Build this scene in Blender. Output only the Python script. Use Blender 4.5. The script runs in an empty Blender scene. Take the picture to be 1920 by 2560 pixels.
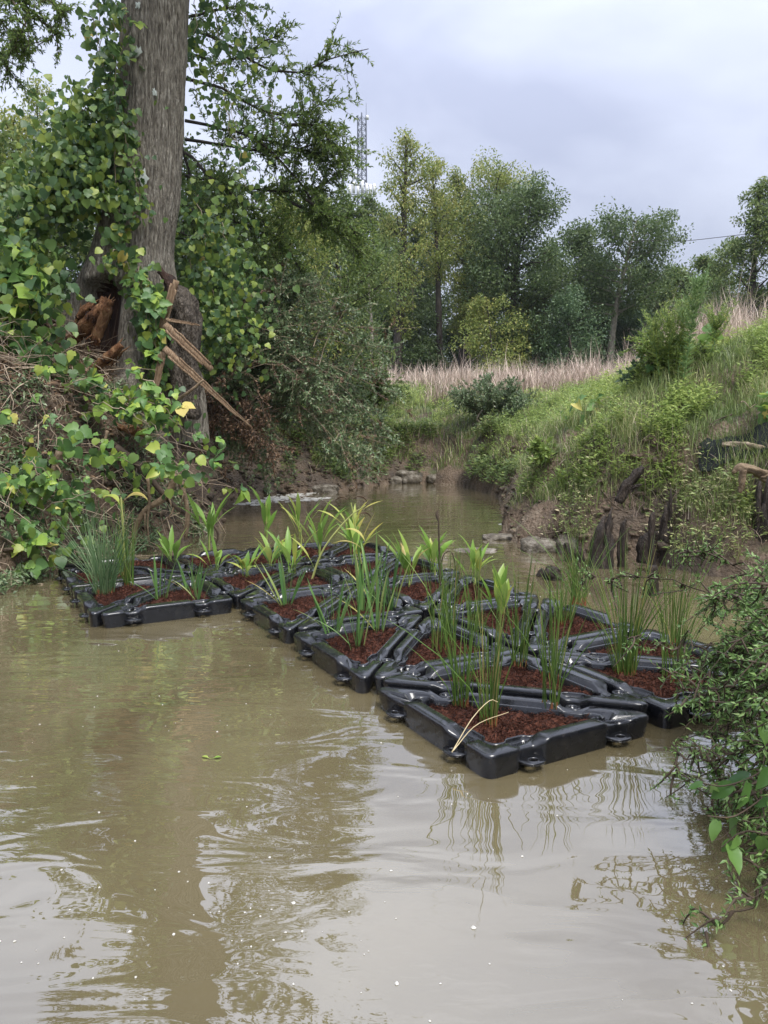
import bpy, math
import numpy as np
from mathutils import Vector, Matrix

scene = bpy.context.scene
COL = scene.collection
R = math.radians
rng = np.random.default_rng(11)

# ------------------------------------------------------------------ camera
cam_d = bpy.data.cameras.new('camera')
cam = bpy.data.objects.new('camera', cam_d)
COL.objects.link(cam)
cam.location = (0, 0, 1.55)
cam.rotation_euler = (R(90 - 7.05), 0, 0)
cam_d.sensor_fit = 'VERTICAL'
cam_d.sensor_height = 36.0
cam_d.sensor_width = 27.0
cam_d.lens = 27.03
cam_d.clip_start = 0.05
cam_d.clip_end = 3000
scene.camera = cam

# ------------------------------------------------------------------ sky, sun, exposure
SUN_EL, SUN_AZ = 62.0, 150.0          # a veiled sun, high, behind the right shoulder
world = bpy.data.worlds.new('World')
scene.world = world
world.use_nodes = True
wn = world.node_tree.nodes
wl = world.node_tree.links
wn.clear()
w_out = wn.new('ShaderNodeOutputWorld')
w_bg = wn.new('ShaderNodeBackground')
w_sky = wn.new('ShaderNodeTexSky')
w_sky.sky_type = 'NISHITA'
w_sky.sun_disc = False
w_sky.sun_elevation = R(SUN_EL)
w_sky.sun_rotation = R(SUN_AZ)
w_bg.inputs['Strength'].default_value = 0.1
w_tc = wn.new('ShaderNodeTexCoord')
w_map = wn.new('ShaderNodeMapping')
w_map.inputs['Scale'].default_value = (1.0, 1.0, 2.2)
w_map.inputs['Location'].default_value = (0.9, 0.35, 0.2)
w_n = wn.new('ShaderNodeTexNoise')
w_n.inputs['Scale'].default_value = 2.4
w_n.inputs['Detail'].default_value = 5.0
w_n.inputs['Roughness'].default_value = 0.47
w_n.inputs['Distortion'].default_value = 0.35
w_r = wn.new('ShaderNodeValToRGB')          # cloud layer, thin to thick
e = w_r.color_ramp.elements
e[0].position = 0.36
e[0].color = (1.9, 2.06, 2.68, 1)
e[1].position = 0.66
e[1].color = (3.15, 3.34, 3.95, 1)
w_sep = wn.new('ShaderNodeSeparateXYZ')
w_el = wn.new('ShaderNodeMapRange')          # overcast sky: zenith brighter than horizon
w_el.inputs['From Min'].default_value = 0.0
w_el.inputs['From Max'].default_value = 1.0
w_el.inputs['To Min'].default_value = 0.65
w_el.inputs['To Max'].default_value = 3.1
w_mul = wn.new('ShaderNodeVectorMath')
w_mul.operation = 'SCALE'
w_mix = wn.new('ShaderNodeMixRGB')
w_mix.inputs['Fac'].default_value = 0.93
wl.new(w_tc.outputs['Generated'], w_map.inputs['Vector'])
wl.new(w_map.outputs['Vector'], w_n.inputs['Vector'])
wl.new(w_n.outputs['Fac'], w_r.inputs['Fac'])
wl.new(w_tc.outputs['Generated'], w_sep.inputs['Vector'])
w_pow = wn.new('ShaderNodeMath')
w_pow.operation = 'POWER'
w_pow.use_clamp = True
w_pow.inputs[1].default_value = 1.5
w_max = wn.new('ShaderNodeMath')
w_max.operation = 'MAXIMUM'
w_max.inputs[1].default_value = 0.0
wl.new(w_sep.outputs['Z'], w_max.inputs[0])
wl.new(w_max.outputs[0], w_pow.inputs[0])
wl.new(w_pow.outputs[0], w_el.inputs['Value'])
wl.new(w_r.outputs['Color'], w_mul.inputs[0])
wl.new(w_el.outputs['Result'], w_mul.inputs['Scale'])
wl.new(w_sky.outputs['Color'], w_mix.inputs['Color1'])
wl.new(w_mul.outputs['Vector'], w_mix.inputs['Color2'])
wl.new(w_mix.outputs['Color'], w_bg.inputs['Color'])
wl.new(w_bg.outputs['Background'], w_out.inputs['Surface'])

sun_d = bpy.data.lights.new('sun', 'SUN')
sun_d.energy = 1.5
sun_d.angle = R(25)
sun_d.color = (1.0, 0.97, 0.92)
sun = bpy.data.objects.new('sun', sun_d)
COL.objects.link(sun)
az, el = R(SUN_AZ), R(SUN_EL)
sdir = Vector((math.sin(az) * math.cos(el), math.cos(az) * math.cos(el), math.sin(el)))
sun.rotation_euler = sdir.to_track_quat('Z', 'Y').to_euler()

scene.view_settings.view_transform = 'Standard'
scene.view_settings.look = 'None'
scene.view_settings.exposure = 1.47
scene.view_settings.gamma = 1.0
scene.view_settings.use_curve_mapping = False
scene.cycles.max_bounces = 6
scene.cycles.diffuse_bounces = 3
scene.cycles.glossy_bounces = 3
scene.cycles.transmission_bounces = 3
scene.cycles.use_denoising = True

# ------------------------------------------------------------------ mesh helpers
class MB:
    """collects vertices and faces of one mesh"""
    def __init__(self):
        self.v, self.f, self.t, self.n = [], [], [], 0
    def add(self, V, F, tint=0.5):
        V = np.asarray(V, float).reshape(-1, 3)
        F = np.asarray(F, np.int64)
        self.v.append(V)
        if len(F):
            self.f.append(F + self.n)
        t = np.broadcast_to(np.asarray(tint, float), (len(V),)) if np.ndim(tint) else np.full(len(V), tint)
        self.t.append(t)
        self.n += len(V)
    def build(self, name, mat, parent=None, smooth=True, kind=None):
        me = mesh_np(name, np.concatenate(self.v), self.f, np.concatenate(self.t), smooth)
        return link(name, me, mat, parent, kind)

def mesh_np(name, V, Fs, T=None, smooth=True):
    me = bpy.data.meshes.new(name)
    me.vertices.add(len(V))
    me.vertices.foreach_set('co', np.ascontiguousarray(V, np.float32).ravel())
    idx = np.concatenate([f.ravel() for f in Fs])
    tot = np.concatenate([np.full(len(f), f.shape[1]) for f in Fs])
    st = np.concatenate([[0], np.cumsum(tot)[:-1]])
    me.loops.add(len(idx))
    me.loops.foreach_set('vertex_index', idx.astype(np.int32))
    me.polygons.add(len(tot))
    me.polygons.foreach_set('loop_start', st.astype(np.int32))
    if smooth:
        me.polygons.foreach_set('use_smooth', np.ones(len(tot), bool))
    if T is not None:
        a = me.attributes.new('tint', 'FLOAT', 'POINT')
        a.data.foreach_set('value', np.ascontiguousarray(T, np.float32))
    me.update(calc_edges=True)
    return me

def link(name, me, mat=None, parent=None, kind=None):
    if mat is not None and not me.materials:
        me.materials.append(mat)
    o = bpy.data.objects.new(name, me)
    COL.objects.link(o)
    if parent is not None:
        o.parent = parent
    if kind:
        o['kind'] = kind
    return o

def empty(name, loc, label, cat, group=None, rz=0.0):
    o = bpy.data.objects.new(name, None)
    COL.objects.link(o)
    o.location = loc
    o.rotation_euler = (0, 0, rz)
    o.empty_display_size = 0.1
    tag(o, label, cat, group)
    return o

def tag(o, label=None, cat=None, group=None, kind=None):
    if label: o['label'] = label
    if cat: o['category'] = cat
    if group: o['group'] = group
    if kind: o['kind'] = kind
    return o

def unit(a):
    a = np.asarray(a, float)
    return a / (np.linalg.norm(a, axis=-1, keepdims=True) + 1e-9)

def tube(path, rad, sides=6, cap=True, squash=None, twist=0.0, rough=0.0, rg=None):
    """tapered tube along a polyline -> V, quads"""
    P = np.asarray(path, float)
    n = len(P)
    rad = np.broadcast_to(np.asarray(rad, float), (n,))
    Tn = np.gradient(P, axis=0)
    Tn = unit(Tn)
    ref = np.array([0, 0, 1.0]) if abs(Tn[0, 2]) < 0.9 else np.array([1.0, 0, 0])
    a = np.arange(sides) / sides * 2 * np.pi
    ii_ = np.arange(n - 1)[:, None] * sides
    jj_ = np.arange(sides)[None]
    kk_ = (jj_ + 1) % sides
    F = np.stack([ii_ + jj_, ii_ + kk_, ii_ + sides + kk_, ii_ + sides + jj_], -1).reshape(-1, 4)
    if n <= 8 and not rough and not twist:
        mt = np.abs(Tn).sum(0)
        ref = np.zeros(3); ref[int(np.argmin(mt))] = 1.0
        U = unit(np.cross(ref, Tn)); W = np.cross(Tn, U)
        V = P[:, None] + (rad[:, None] * np.cos(a))[..., None] * U[:, None] + (rad[:, None] * np.sin(a) * (squash or 1))[..., None] * W[:, None]
        return V.reshape(-1, 3), F
    V = np.zeros((n, sides, 3))
    u = unit(np.cross(ref, Tn[0]))
    for i in range(n):
        u = u - Tn[i] * (u @ Tn[i])
        u = unit(u)
        w = np.cross(Tn[i], u)
        r = rad[i] * (1 + (rg.normal(0, rough, sides) if rough else 0))
        V[i] = P[i] + (np.cos(a + twist * i) * r)[:, None] * u + (np.sin(a + twist * i) * r * (squash or 1))[:, None] * w
    return V.reshape(-1, 3), F

def tube_capped(mb, path, rad, sides=6, tint=0.5, **k):
    V, F = tube(path, rad, sides, **k)
    n = len(V)
    mb.add(V, F, tint)
    base = mb.n - n
    P = np.asarray(path, float)
    for end, row in ((0, 0), (-1, n // sides - 1)):
        mb.add([P[end]], np.zeros((0, 3)), tint)
        c = mb.n - 1
        tri = []
        for j in range(sides):
            a_, b_ = base + row * sides + j, base + row * sides + (j + 1) % sides
            tri.append((c, b_, a_) if end == 0 else (c, a_, b_))
        mb.f.append(np.array(tri))

def curve_pts(P, n):
    """smooth Catmull-Rom resample"""
    P = np.asarray(P, float)
    if len(P) == 2:
        return P[0] + (P[1] - P[0]) * np.linspace(0, 1, n)[:, None]
    Q = np.vstack([2 * P[0] - P[1], P, 2 * P[-1] - P[-2]])
    t = np.linspace(0, len(P) - 1 - 1e-6, n)
    i = t.astype(int)
    f = (t - i)[:, None]
    p0, p1, p2, p3 = Q[i], Q[i + 1], Q[i + 2], Q[i + 3]
    return 0.5 * ((2 * p1) + (-p0 + p2) * f + (2 * p0 - 5 * p1 + 4 * p2 - p3) * f ** 2 + (-p0 + 3 * p1 - 3 * p2 + p3) * f ** 3)

def frames(axis, up):
    y = unit(axis)
    x = unit(np.cross(y, up))
    z = np.cross(x, y)
    return x, y, z

# leaf templates: unit length along y, unit width along x
LEAF_DIAMOND = (np.array([[0, 0, 0], [-.5, .42, .10], [0, 1, -.04], [.5, .42, .10]]), np.array([[0, 3, 2], [0, 2, 1]]))
LEAF_LANCE = (np.array([[0, 0, 0], [-.5, .35, .08], [.5, .35, .08], [-.38, .7, .05], [.38, .7, .05], [0, 1, -.08], [0, .35, 0], [0, .7, -.02]]),
              np.array([[0, 6, 1], [0, 2, 6], [1, 6, 7], [1, 7, 3], [6, 2, 4], [6, 4, 7], [3, 7, 5], [7, 4, 5]]))
LEAF_HEART = (np.array([[0, 0, 0], [-.32, -.10, .05], [-.52, .22, .10], [-.34, .62, .05], [0, 1, -.10], [.34, .62, .05], [.52, .22, .10], [.32, -.10, .05], [0, .45, -.02]]),
              np.array([[0, 8, 1], [1, 8, 2], [2, 8, 3], [3, 8, 4], [4, 8, 5], [5, 8, 6], [6, 8, 7], [7, 8, 0]]))

def leaves(mb, tpl, pos, axis, up, length, width, tint):
    """scatter N leaves of a template into mb"""
    TV, TF = tpl
    N = len(pos)
    x, y, z = frames(axis, up)
    L = np.broadcast_to(np.asarray(length, float), (N,))
    W = np.broadcast_to(np.asarray(width, float), (N,))
    V = pos[:, None, :] + TV[None, :, 0, None] * (W[:, None, None] * x[:, None, :]) \
        + TV[None, :, 1, None] * (L[:, None, None] * y[:, None, :]) \
        + TV[None, :, 2, None] * (L[:, None, None] * z[:, None, :])
    k = len(TV)
    F = TF[None] + (np.arange(N) * k)[:, None, None]
    t = np.broadcast_to(np.asarray(tint, float), (N,))
    mb.add(V.reshape(-1, 3), F.reshape(-1, TF.shape[1]), np.repeat(t, k))

def rnd_dirs(n, g):
    return unit(g.normal(size=(n, 3)))

def blades(mb, pos, az, height, bend, width, tint, seg=3, lean=None):
    """grass blades: tapered ribbons of seg segments bending towards az"""
    N = len(pos)
    d = np.stack([np.cos(az), np.sin(az), np.zeros(N)], 1)
    s = np.stack([-np.sin(az), np.cos(az), np.zeros(N)], 1)
    rows = []
    for i in range(seg + 1):
        f = i / seg
        out = bend * f ** 2
        up = np.sqrt(np.clip(1 - bend ** 2 * 0.8 * f ** 2, .05, 1)) * f
        c = pos + d * (out * height)[:, None] + np.array([0, 0, 1.0]) * (up * height)[:, None]
        w = width * (1 - f) ** 0.7 * .5
        if i < seg:
            rows += [c - s * w[:, None], c + s * w[:, None]]
        else:
            rows += [c]
    V = np.stack(rows, 1)
    k = V.shape[1]
    tri = []
    for i in range(seg - 1):
        a = 2 * i
        tri += [(a, a + 1, a + 3), (a, a + 3, a + 2)]
    a = 2 * (seg - 1)
    tri += [(a, a + 1, a + 2)]
    F = np.array(tri)[None] + (np.arange(N) * k)[:, None, None]
    mb.add(V.reshape(-1, 3), F.reshape(-1, 3), np.repeat(np.broadcast_to(tint, (N,)), k))

# ------------------------------------------------------------------ value noise in numpy
def _hash(i, j, s):
    h = (i * 374761393 + j * 668265263 + s * 2147483647) & 0xffffffff
    h = ((h ^ (h >> 13)) * 1274126177) & 0xffffffff
    return ((h ^ (h >> 16)) & 0xffff) / 65535.0
def vnoise(x, y, s=0):
    x = np.asarray(x, float); y = np.asarray(y, float)
    i = np.floor(x).astype(np.int64); j = np.floor(y).astype(np.int64)
    fx = x - i; fy = y - j
    fx = fx * fx * (3 - 2 * fx); fy = fy * fy * (3 - 2 * fy)
    a = _hash(i, j, s); b = _hash(i + 1, j, s); c = _hash(i, j + 1, s); d = _hash(i + 1, j + 1, s)
    return (a * (1 - fx) + b * fx) * (1 - fy) + (c * (1 - fx) + d * fx) * fy - .5
def fbm(x, y, o=4, s=0):
    r = 0; a = 1; f = 1
    for k in range(o):
        r = r + a * vnoise(x * f, y * f, s + k * 7)
        a *= .5; f *= 2.03
    return r

# ------------------------------------------------------------------ materials
def new_mat(name):
    m = bpy.data.materials.new(name)
    m.use_nodes = True
    nt = m.node_tree
    nt.nodes.clear()
    return m, nt.nodes, nt.links

def ramp(nodes, stops):
    r = nodes.new('ShaderNodeValToRGB')
    el = r.color_ramp.elements
    while len(el) < len(stops):
        el.new(0.5)
    for e_, (p, c) in zip(el, stops):
        e_.position = p
        e_.color = (c[0], c[1], c[2], 1)
    return r

def leaf_mat(name, stops, trans=0.35, rough=0.42, use_obj=False, noise=3.0, spec=0.45):
    """foliage: colour from a per-leaf random number, some light passing through"""
    m, N, L = new_mat(name)
    out = N.new('ShaderNodeOutputMaterial')
    rp = ramp(N, stops)
    if use_obj:
        src = N.new('ShaderNodeObjectInfo').outputs['Random']
    else:
        at = N.new('ShaderNodeAttribute')
        at.attribute_name = 'tint'
        src = at.outputs['Fac']
    gm = N.new('ShaderNodeNewGeometry')
    nz = N.new('ShaderNodeTexNoise')
    nz.inputs['Scale'].default_value = noise
    nz.inputs['Detail'].default_value = 3
    L.new(gm.outputs['Position'], nz.inputs['Vector'])
    ad = N.new('ShaderNodeMath'); ad.operation = 'MULTIPLY_ADD'
    L.new(nz.outputs['Fac'], ad.inputs[0]); ad.inputs[1].default_value = 0.5
    sub = N.new('ShaderNodeMath'); sub.operation = 'SUBTRACT'
    L.new(src, sub.inputs[0]); sub.inputs[1].default_value = 0.25
    L.new(sub.outputs[0], ad.inputs[2])
    L.new(ad.outputs[0], rp.inputs['Fac'])
    p = N.new('ShaderNodeBsdfPrincipled')
    p.inputs['Roughness'].default_value = rough
    p.inputs['Specular IOR Level'].default_value = spec
    L.new(rp.outputs['Color'], p.inputs['Base Color'])
    t = N.new('ShaderNodeBsdfTranslucent')
    g = N.new('ShaderNodeGamma'); g.inputs['Gamma'].default_value = 0.85
    L.new(rp.outputs['Color'], g.inputs['Color'])
    L.new(g.outputs['Color'], t.inputs['Color'])
    mx = N.new('ShaderNodeMixShader')
    mx.inputs['Fac'].default_value = trans
    L.new(p.outputs[0], mx.inputs[1]); L.new(t.outputs[0], mx.inputs[2])
    L.new(mx.outputs[0], out.inputs['Surface'])
    return m

def noise_mat(name, stops, scale=6.0, rough=0.8, bump=0.3, stretch=(1, 1, 1), detail=8, bscale=None, tint=False, spec=0.3, dist=0.02, obj=True):
    m, N, L = new_mat(name)
    out = N.new('ShaderNodeOutputMaterial')
    p = N.new('ShaderNodeBsdfPrincipled')
    tc = N.new('ShaderNodeTexCoord')
    mp = N.new('ShaderNodeMapping')
    mp.inputs['Scale'].default_value = stretch
    L.new(tc.outputs['Object'], mp.inputs['Vector'])
    nz = N.new('ShaderNodeTexNoise')
    nz.inputs['Scale'].default_value = scale
    nz.inputs['Detail'].default_value = detail
    nz.inputs['Roughness'].default_value = 0.62
    L.new(mp.outputs['Vector'], nz.inputs['Vector'])
    rp = ramp(N, stops)
    if tint:
        at = N.new('ShaderNodeAttribute'); at.attribute_name = 'tint'
        ad = N.new('ShaderNodeMath'); ad.operation = 'MULTIPLY_ADD'
        L.new(at.outputs['Fac'], ad.inputs[0]); ad.inputs[1].default_value = 0.6
        s2 = N.new('ShaderNodeMath'); s2.operation = 'SUBTRACT'
        L.new(nz.outputs['Fac'], s2.inputs[0]); s2.inputs[1].default_value = 0.3
        L.new(s2.outputs[0], ad.inputs[2])
        L.new(ad.outputs[0], rp.inputs['Fac'])
    else:
        L.new(nz.outputs['Fac'], rp.inputs['Fac'])
    L.new(rp.outputs['Color'], p.inputs['Base Color'])
    p.inputs['Roughness'].default_value = rough
    p.inputs['Specular IOR Level'].default_value = spec
    n2 = N.new('ShaderNodeTexNoise')
    n2.inputs['Scale'].default_value = bscale or scale * 4
    n2.inputs['Detail'].default_value = 6
    L.new(mp.outputs['Vector'], n2.inputs['Vector'])
    b = N.new('ShaderNodeBump')
    b.inputs['Strength'].default_value = bump
    b.inputs['Distance'].default_value = dist
    L.new(n2.outputs['Fac'], b.inputs['Height'])
    L.new(b.outputs['Normal'], p.inputs['Normal'])
    L.new(p.outputs[0], out.inputs['Surface'])
    return m

M = {}
# black moulded plastic, wet in patches
def plastic():
    m, N, L = new_mat('black_plastic')
    out = N.new('ShaderNodeOutputMaterial')
    p = N.new('ShaderNodeBsdfPrincipled')
    gm = N.new('ShaderNodeNewGeometry')
    nz = N.new('ShaderNodeTexNoise'); nz.inputs['Scale'].default_value = 9; nz.inputs['Detail'].default_value = 6
    L.new(gm.outputs['Position'], nz.inputs['Vector'])
    r = ramp(N, [(0.36, (0.16,) * 3), (0.66, (0.36,) * 3)])
    L.new(nz.outputs['Fac'], r.inputs['Fac'])
    L.new(r.outputs['Color'], p.inputs['Roughness'])
    c = ramp(N, [(0.3, (0.006, 0.0065, 0.008)), (0.62, (0.012, 0.0125, 0.0145)), (0.78, (0.034, 0.030, 0.026))])
    n3 = N.new('ShaderNodeTexNoise'); n3.inputs['Scale'].default_value = 23; n3.inputs['Detail'].default_value = 8
    L.new(gm.outputs['Position'], n3.inputs['Vector'])
    L.new(n3.outputs['Fac'], c.inputs['Fac'])
    L.new(c.outputs['Color'], p.inputs['Base Color'])
    p.inputs['IOR'].default_value = 1.4
    p.inputs['Coat Weight'].default_value = 1.0      # film of water
    p.inputs['Coat IOR'].default_value = 1.33
    p.inputs['Coat Roughness'].default_value = 0.07
    # moulding grain and standing drops
    v = N.new('ShaderNodeTexVoronoi'); v.inputs['Scale'].default_value = 55; v.inputs['Randomness'].default_value = 1
    L.new(gm.outputs['Position'], v.inputs['Vector'])
    dr = N.new('ShaderNodeMapRange'); dr.inputs['From Min'].default_value = 0.0; dr.inputs['From Max'].default_value = 0.33
    dr.inputs['To Min'].default_value = 1.0; dr.inputs['To Max'].default_value = 0.0
    L.new(v.outputs['Distance'], dr.inputs['Value'])
    n4 = N.new('ShaderNodeTexNoise'); n4.inputs['Scale'].default_value = 240; n4.inputs['Detail'].default_value = 2
    L.new(gm.outputs['Position'], n4.inputs['Vector'])
    a = N.new('ShaderNodeMath'); a.operation = 'MULTIPLY_ADD'
    L.new(n4.outputs['Fac'], a.inputs[0]); a.inputs[1].default_value = 0.35
    L.new(dr.outputs['Result'], a.inputs[2])
    b = N.new('ShaderNodeBump'); b.inputs['Strength'].default_value = 0.22; b.inputs['Distance'].default_value = 0.002
    L.new(a.outputs[0], b.inputs['Height'])
    L.new(b.outputs['Normal'], p.inputs['Normal'])
    L.new(p.outputs[0], out.inputs['Surface'])
    return m
M['plastic'] = plastic()
M['mulch'] = noise_mat('coir_mulch', [(0.28, (0.024, 0.008, 0.0045)), (0.5, (0.080, 0.026, 0.014)), (0.74, (0.16, 0.057, 0.030))], scale=60, bscale=140, bump=.8, tint=True, rough=0.85, dist=0.012)
M['bark'] = noise_mat('grey_bark', [(0.30, (0.065, 0.054, 0.040)), (0.47, (0.22, 0.192, 0.148)), (0.70, (0.46, 0.42, 0.34))], scale=12, stretch=(3.4, 3.4, 0.5), bscale=26, bump=1.0, dist=0.07)
M['bark_old'] = noise_mat('weathered_dark_bark', [(0.30, (0.026, 0.020, 0.015)), (0.48, (0.095, 0.076, 0.056)), (0.72, (0.23, 0.195, 0.155))], scale=13, stretch=(2.2, 2.2, 0.8), bscale=24, bump=1.0, dist=0.09)
M['bark_dark'] = noise_mat('dark_bark', [(0.3, (0.018, 0.014, 0.011)), (0.7, (0.085, 0.07, 0.055))], scale=6, stretch=(1, 1, .4), bump=0.6)
M['rot'] = noise_mat('rotten_wood', [(0.25, (0.04, 0.017, 0.009)), (0.5, (0.19, 0.085, 0.036)), (0.75, (0.38, 0.22, 0.11))], scale=7, stretch=(3, 3, .6), bump=1.0, dist=0.05, tint=True)
M['rot_dark'] = noise_mat('dark_rotten_wood', [(0.3, (0.010, 0.007, 0.006)), (0.7, (0.07, 0.035, 0.022))], scale=6, stretch=(2, 2, .4), bump=1.0, dist=0.04)  # dark brown wood tone, also on the faces inside the hollow
M['split'] = noise_mat('split_wood', [(0.3, (0.09, 0.05, 0.028)), (0.5, (0.27, 0.175, 0.10)), (0.72, (0.50, 0.38, 0.25))], scale=16, stretch=(8, 8, .35), bump=1.0, dist=0.012)
M['deadwood'] = noise_mat('wet_dead_wood', [(0.3, (0.012, 0.010, 0.008)), (0.6, (0.06, 0.045, 0.034)), (0.8, (0.17, 0.13, 0.10))], scale=9, stretch=(3, 3, .5), bump=1.0, dist=0.03, rough=.6)
M['root'] = noise_mat('exposed_root', [(0.3, (0.09, 0.06, 0.035)), (0.7, (0.27, 0.20, 0.125))], scale=10, bump=.6)
M['twig'] = noise_mat('dry_stem', [(0.3, (0.13, 0.092, 0.06)), (0.7, (0.44, 0.35, 0.25))], scale=6, bump=.3, tint=True)
M['twig_dark'] = noise_mat('brown_stem', [(0.3, (0.03, 0.021, 0.014)), (0.7, (0.11, 0.08, 0.055))], scale=6, bump=.3)
M['straw'] = noise_mat('straw', [(0.3, (0.40, 0.31, 0.16)), (0.7, (0.62, 0.52, 0.32))], scale=9, bump=.2)
M['rock'] = noise_mat('pale_rock', [(0.32, (0.045, 0.036, 0.024)), (0.5, (0.13, 0.11, 0.08)), (0.75, (0.33, 0.30, 0.25))], scale=9, bump=.9, dist=.03, rough=.55)
M['metal'] = noise_mat('galvanised_steel', [(0.3, (0.10, 0.11, 0.14)), (0.7, (0.15, 0.165, 0.20))], scale=2, bump=.1, rough=.5)
M['antenna'] = noise_mat('antenna_casing', [(0.3, (0.55, 0.56, 0.55)), (0.7, (0.70, 0.70, 0.68))], scale=2, bump=.1, rough=.5)
M['fabric'] = noise_mat('erosion_fabric', [(0.3, (0.008, 0.011, 0.011)), (0.7, (0.03, 0.038, 0.036))], scale=60, bump=1, rough=.7)
M['wire'] = noise_mat('wire', [(0.3, (0.05, 0.05, 0.06)), (0.7, (0.08, 0.08, 0.09))], scale=2, bump=0)
M['foam'] = noise_mat('foam', [(0.3, (0.42, 0.40, 0.34)), (0.7, (0.62, 0.60, 0.55))], scale=30, bump=.4, rough=.5)
M['rushgreen'] = leaf_mat('rush_green', [(0.0, (0.075, 0.14, 0.028)), (0.5, (0.13, 0.23, 0.045)), (0.85, (0.22, 0.32, 0.075)), (1.0, (0.38, 0.33, 0.12))], trans=.2, rough=.35)
M['rushpale'] = leaf_mat('rush_pale', [(0.0, (0.08, 0.16, 0.06)), (0.5, (0.15, 0.25, 0.11)), (1.0, (0.27, 0.35, 0.18))], trans=.15, rough=.4)
M['rushbase'] = noise_mat('rush_base', [(0.3, (0.14, 0.045, 0.018)), (0.7, (0.30, 0.12, 0.05))], scale=20, bump=.1)
M['iris'] = leaf_mat('iris_green', [(0.0, (0.08, 0.17, 0.05)), (0.45, (0.14, 0.27, 0.075)), (0.8, (0.22, 0.35, 0.10)), (1.0, (0.36, 0.40, 0.13))], trans=.3, rough=.38, use_obj=True, noise=5)
M['canna'] = leaf_mat('arrow_green', [(0.0, (0.13, 0.25, 0.04)), (0.5, (0.22, 0.37, 0.06)), (0.85, (0.34, 0.45, 0.09)), (1.0, (0.52, 0.48, 0.10))], trans=.4, rough=.36, use_obj=True, noise=5)
M['cannastem'] = leaf_mat('arrow_stem', [(0.0, (0.22, 0.30, 0.07)), (1.0, (0.40, 0.42, 0.14))], trans=.1)
M['yellow'] = leaf_mat('yellowed_leaf', [(0.0, (0.42, 0.40, 0.08)), (0.6, (0.55, 0.50, 0.13)), (1.0, (0.42, 0.28, 0.10))], trans=.4, use_obj=True, noise=8)
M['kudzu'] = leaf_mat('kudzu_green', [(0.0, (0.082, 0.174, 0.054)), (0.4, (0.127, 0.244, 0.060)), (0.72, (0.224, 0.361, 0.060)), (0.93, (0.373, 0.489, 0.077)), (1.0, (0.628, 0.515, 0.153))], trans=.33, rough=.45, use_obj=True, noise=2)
M['kudzu_dark'] = leaf_mat('kudzu_shaded_side', [(0.0, (0.047, 0.099, 0.034)), (0.4, (0.074, 0.143, 0.041)), (0.75, (0.135, 0.220, 0.045)), (0.95, (0.270, 0.341, 0.054)), (1.0, (0.486, 0.396, 0.090))], trans=.33, rough=.42, use_obj=True, noise=2)  # darker copy of the kudzu leaf, shade put into its colour
M['kudzu_s'] = leaf_mat('kudzu_green_mass', [(0.0, (0.047, 0.102, 0.035)), (0.4, (0.086, 0.156, 0.041)), (0.75, (0.156, 0.240, 0.046)), (1.0, (0.312, 0.372, 0.061))], trans=.3, rough=.45, noise=2)  # leaf mass behind, colour darkened to paint in shaded depth
M['willow'] = leaf_mat('willow_oak_green', [(0.0, (0.072, 0.121, 0.031)), (0.5, (0.132, 0.206, 0.043)), (0.85, (0.225, 0.290, 0.062)), (1.0, (0.356, 0.326, 0.093))], trans=.45, rough=.4, noise=1.2)
M['privet'] = leaf_mat('privet_green', [(0.0, (0.077, 0.127, 0.053)), (0.45, (0.149, 0.220, 0.094)), (0.75, (0.264, 0.319, 0.171)), (0.88, (0.330, 0.308, 0.187)), (1.0, (0.286, 0.165, 0.094))], trans=.25, rough=.36, noise=1.5)
M['dead_leaf'] = leaf_mat('dead_leaf', [(0.0, (0.06, 0.035, 0.02)), (0.5, (0.17, 0.10, 0.055)), (1.0, (0.33, 0.22, 0.13))], trans=.2, rough=.6)
M['oak'] = leaf_mat('oak_dark_green', [(0.0, (0.045, 0.078, 0.026)), (0.5, (0.085, 0.135, 0.042)), (1.0, (0.17, 0.22, 0.075))], trans=.35, rough=.5, noise=.5)
M['poplar'] = leaf_mat('yellow_green_crown', [(0.0, (0.121, 0.173, 0.036)), (0.5, (0.231, 0.281, 0.062)), (1.0, (0.440, 0.410, 0.120))], trans=.38, rough=.5, noise=.5)
M['mixed'] = leaf_mat('mid_green_crown', [(0.0, (0.065, 0.11, 0.030)), (0.5, (0.13, 0.19, 0.048)), (1.0, (0.25, 0.29, 0.08))], trans=.38, rough=.5, noise=.5)
M['bluish'] = leaf_mat('blue_green_crown', [(0.0, (0.050, 0.095, 0.042)), (0.5, (0.095, 0.16, 0.066)), (1.0, (0.17, 0.24, 0.10))], trans=.35, rough=.5, noise=.5)
M['grass'] = leaf_mat('green_grass', [(0.0, (0.113, 0.167, 0.049)), (0.45, (0.200, 0.270, 0.076)), (0.75, (0.324, 0.367, 0.130)), (0.9, (0.486, 0.454, 0.238)), (1.0, (0.562, 0.475, 0.302))], trans=.3, rough=.45, noise=1.0)
M['herb'] = leaf_mat('herb_green', [(0.0, (0.129, 0.206, 0.050)), (0.5, (0.235, 0.323, 0.073)), (1.0, (0.423, 0.493, 0.134))], trans=.35, rough=.45, noise=1.2)
M['drygrass'] = leaf_mat('dry_grass', [(0.0, (0.27, 0.19, 0.145)), (0.5, (0.52, 0.405, 0.32)), (1.0, (0.72, 0.60, 0.49))], trans=.25, rough=.6, noise=.8)
M['greenbrier'] = leaf_mat('greenbrier', [(0.0, (0.04, 0.10, 0.025)), (0.5, (0.08, 0.17, 0.04)), (1.0, (0.15, 0.27, 0.06))], trans=.35, rough=.3, use_obj=True)
M['bush'] = leaf_mat('bush_green', [(0.0, (0.068, 0.130, 0.035)), (0.5, (0.142, 0.250, 0.062)), (0.85, (0.259, 0.379, 0.121)), (1.0, (0.517, 0.587, 0.276))], trans=.3, rough=.38, noise=2.5)
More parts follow.
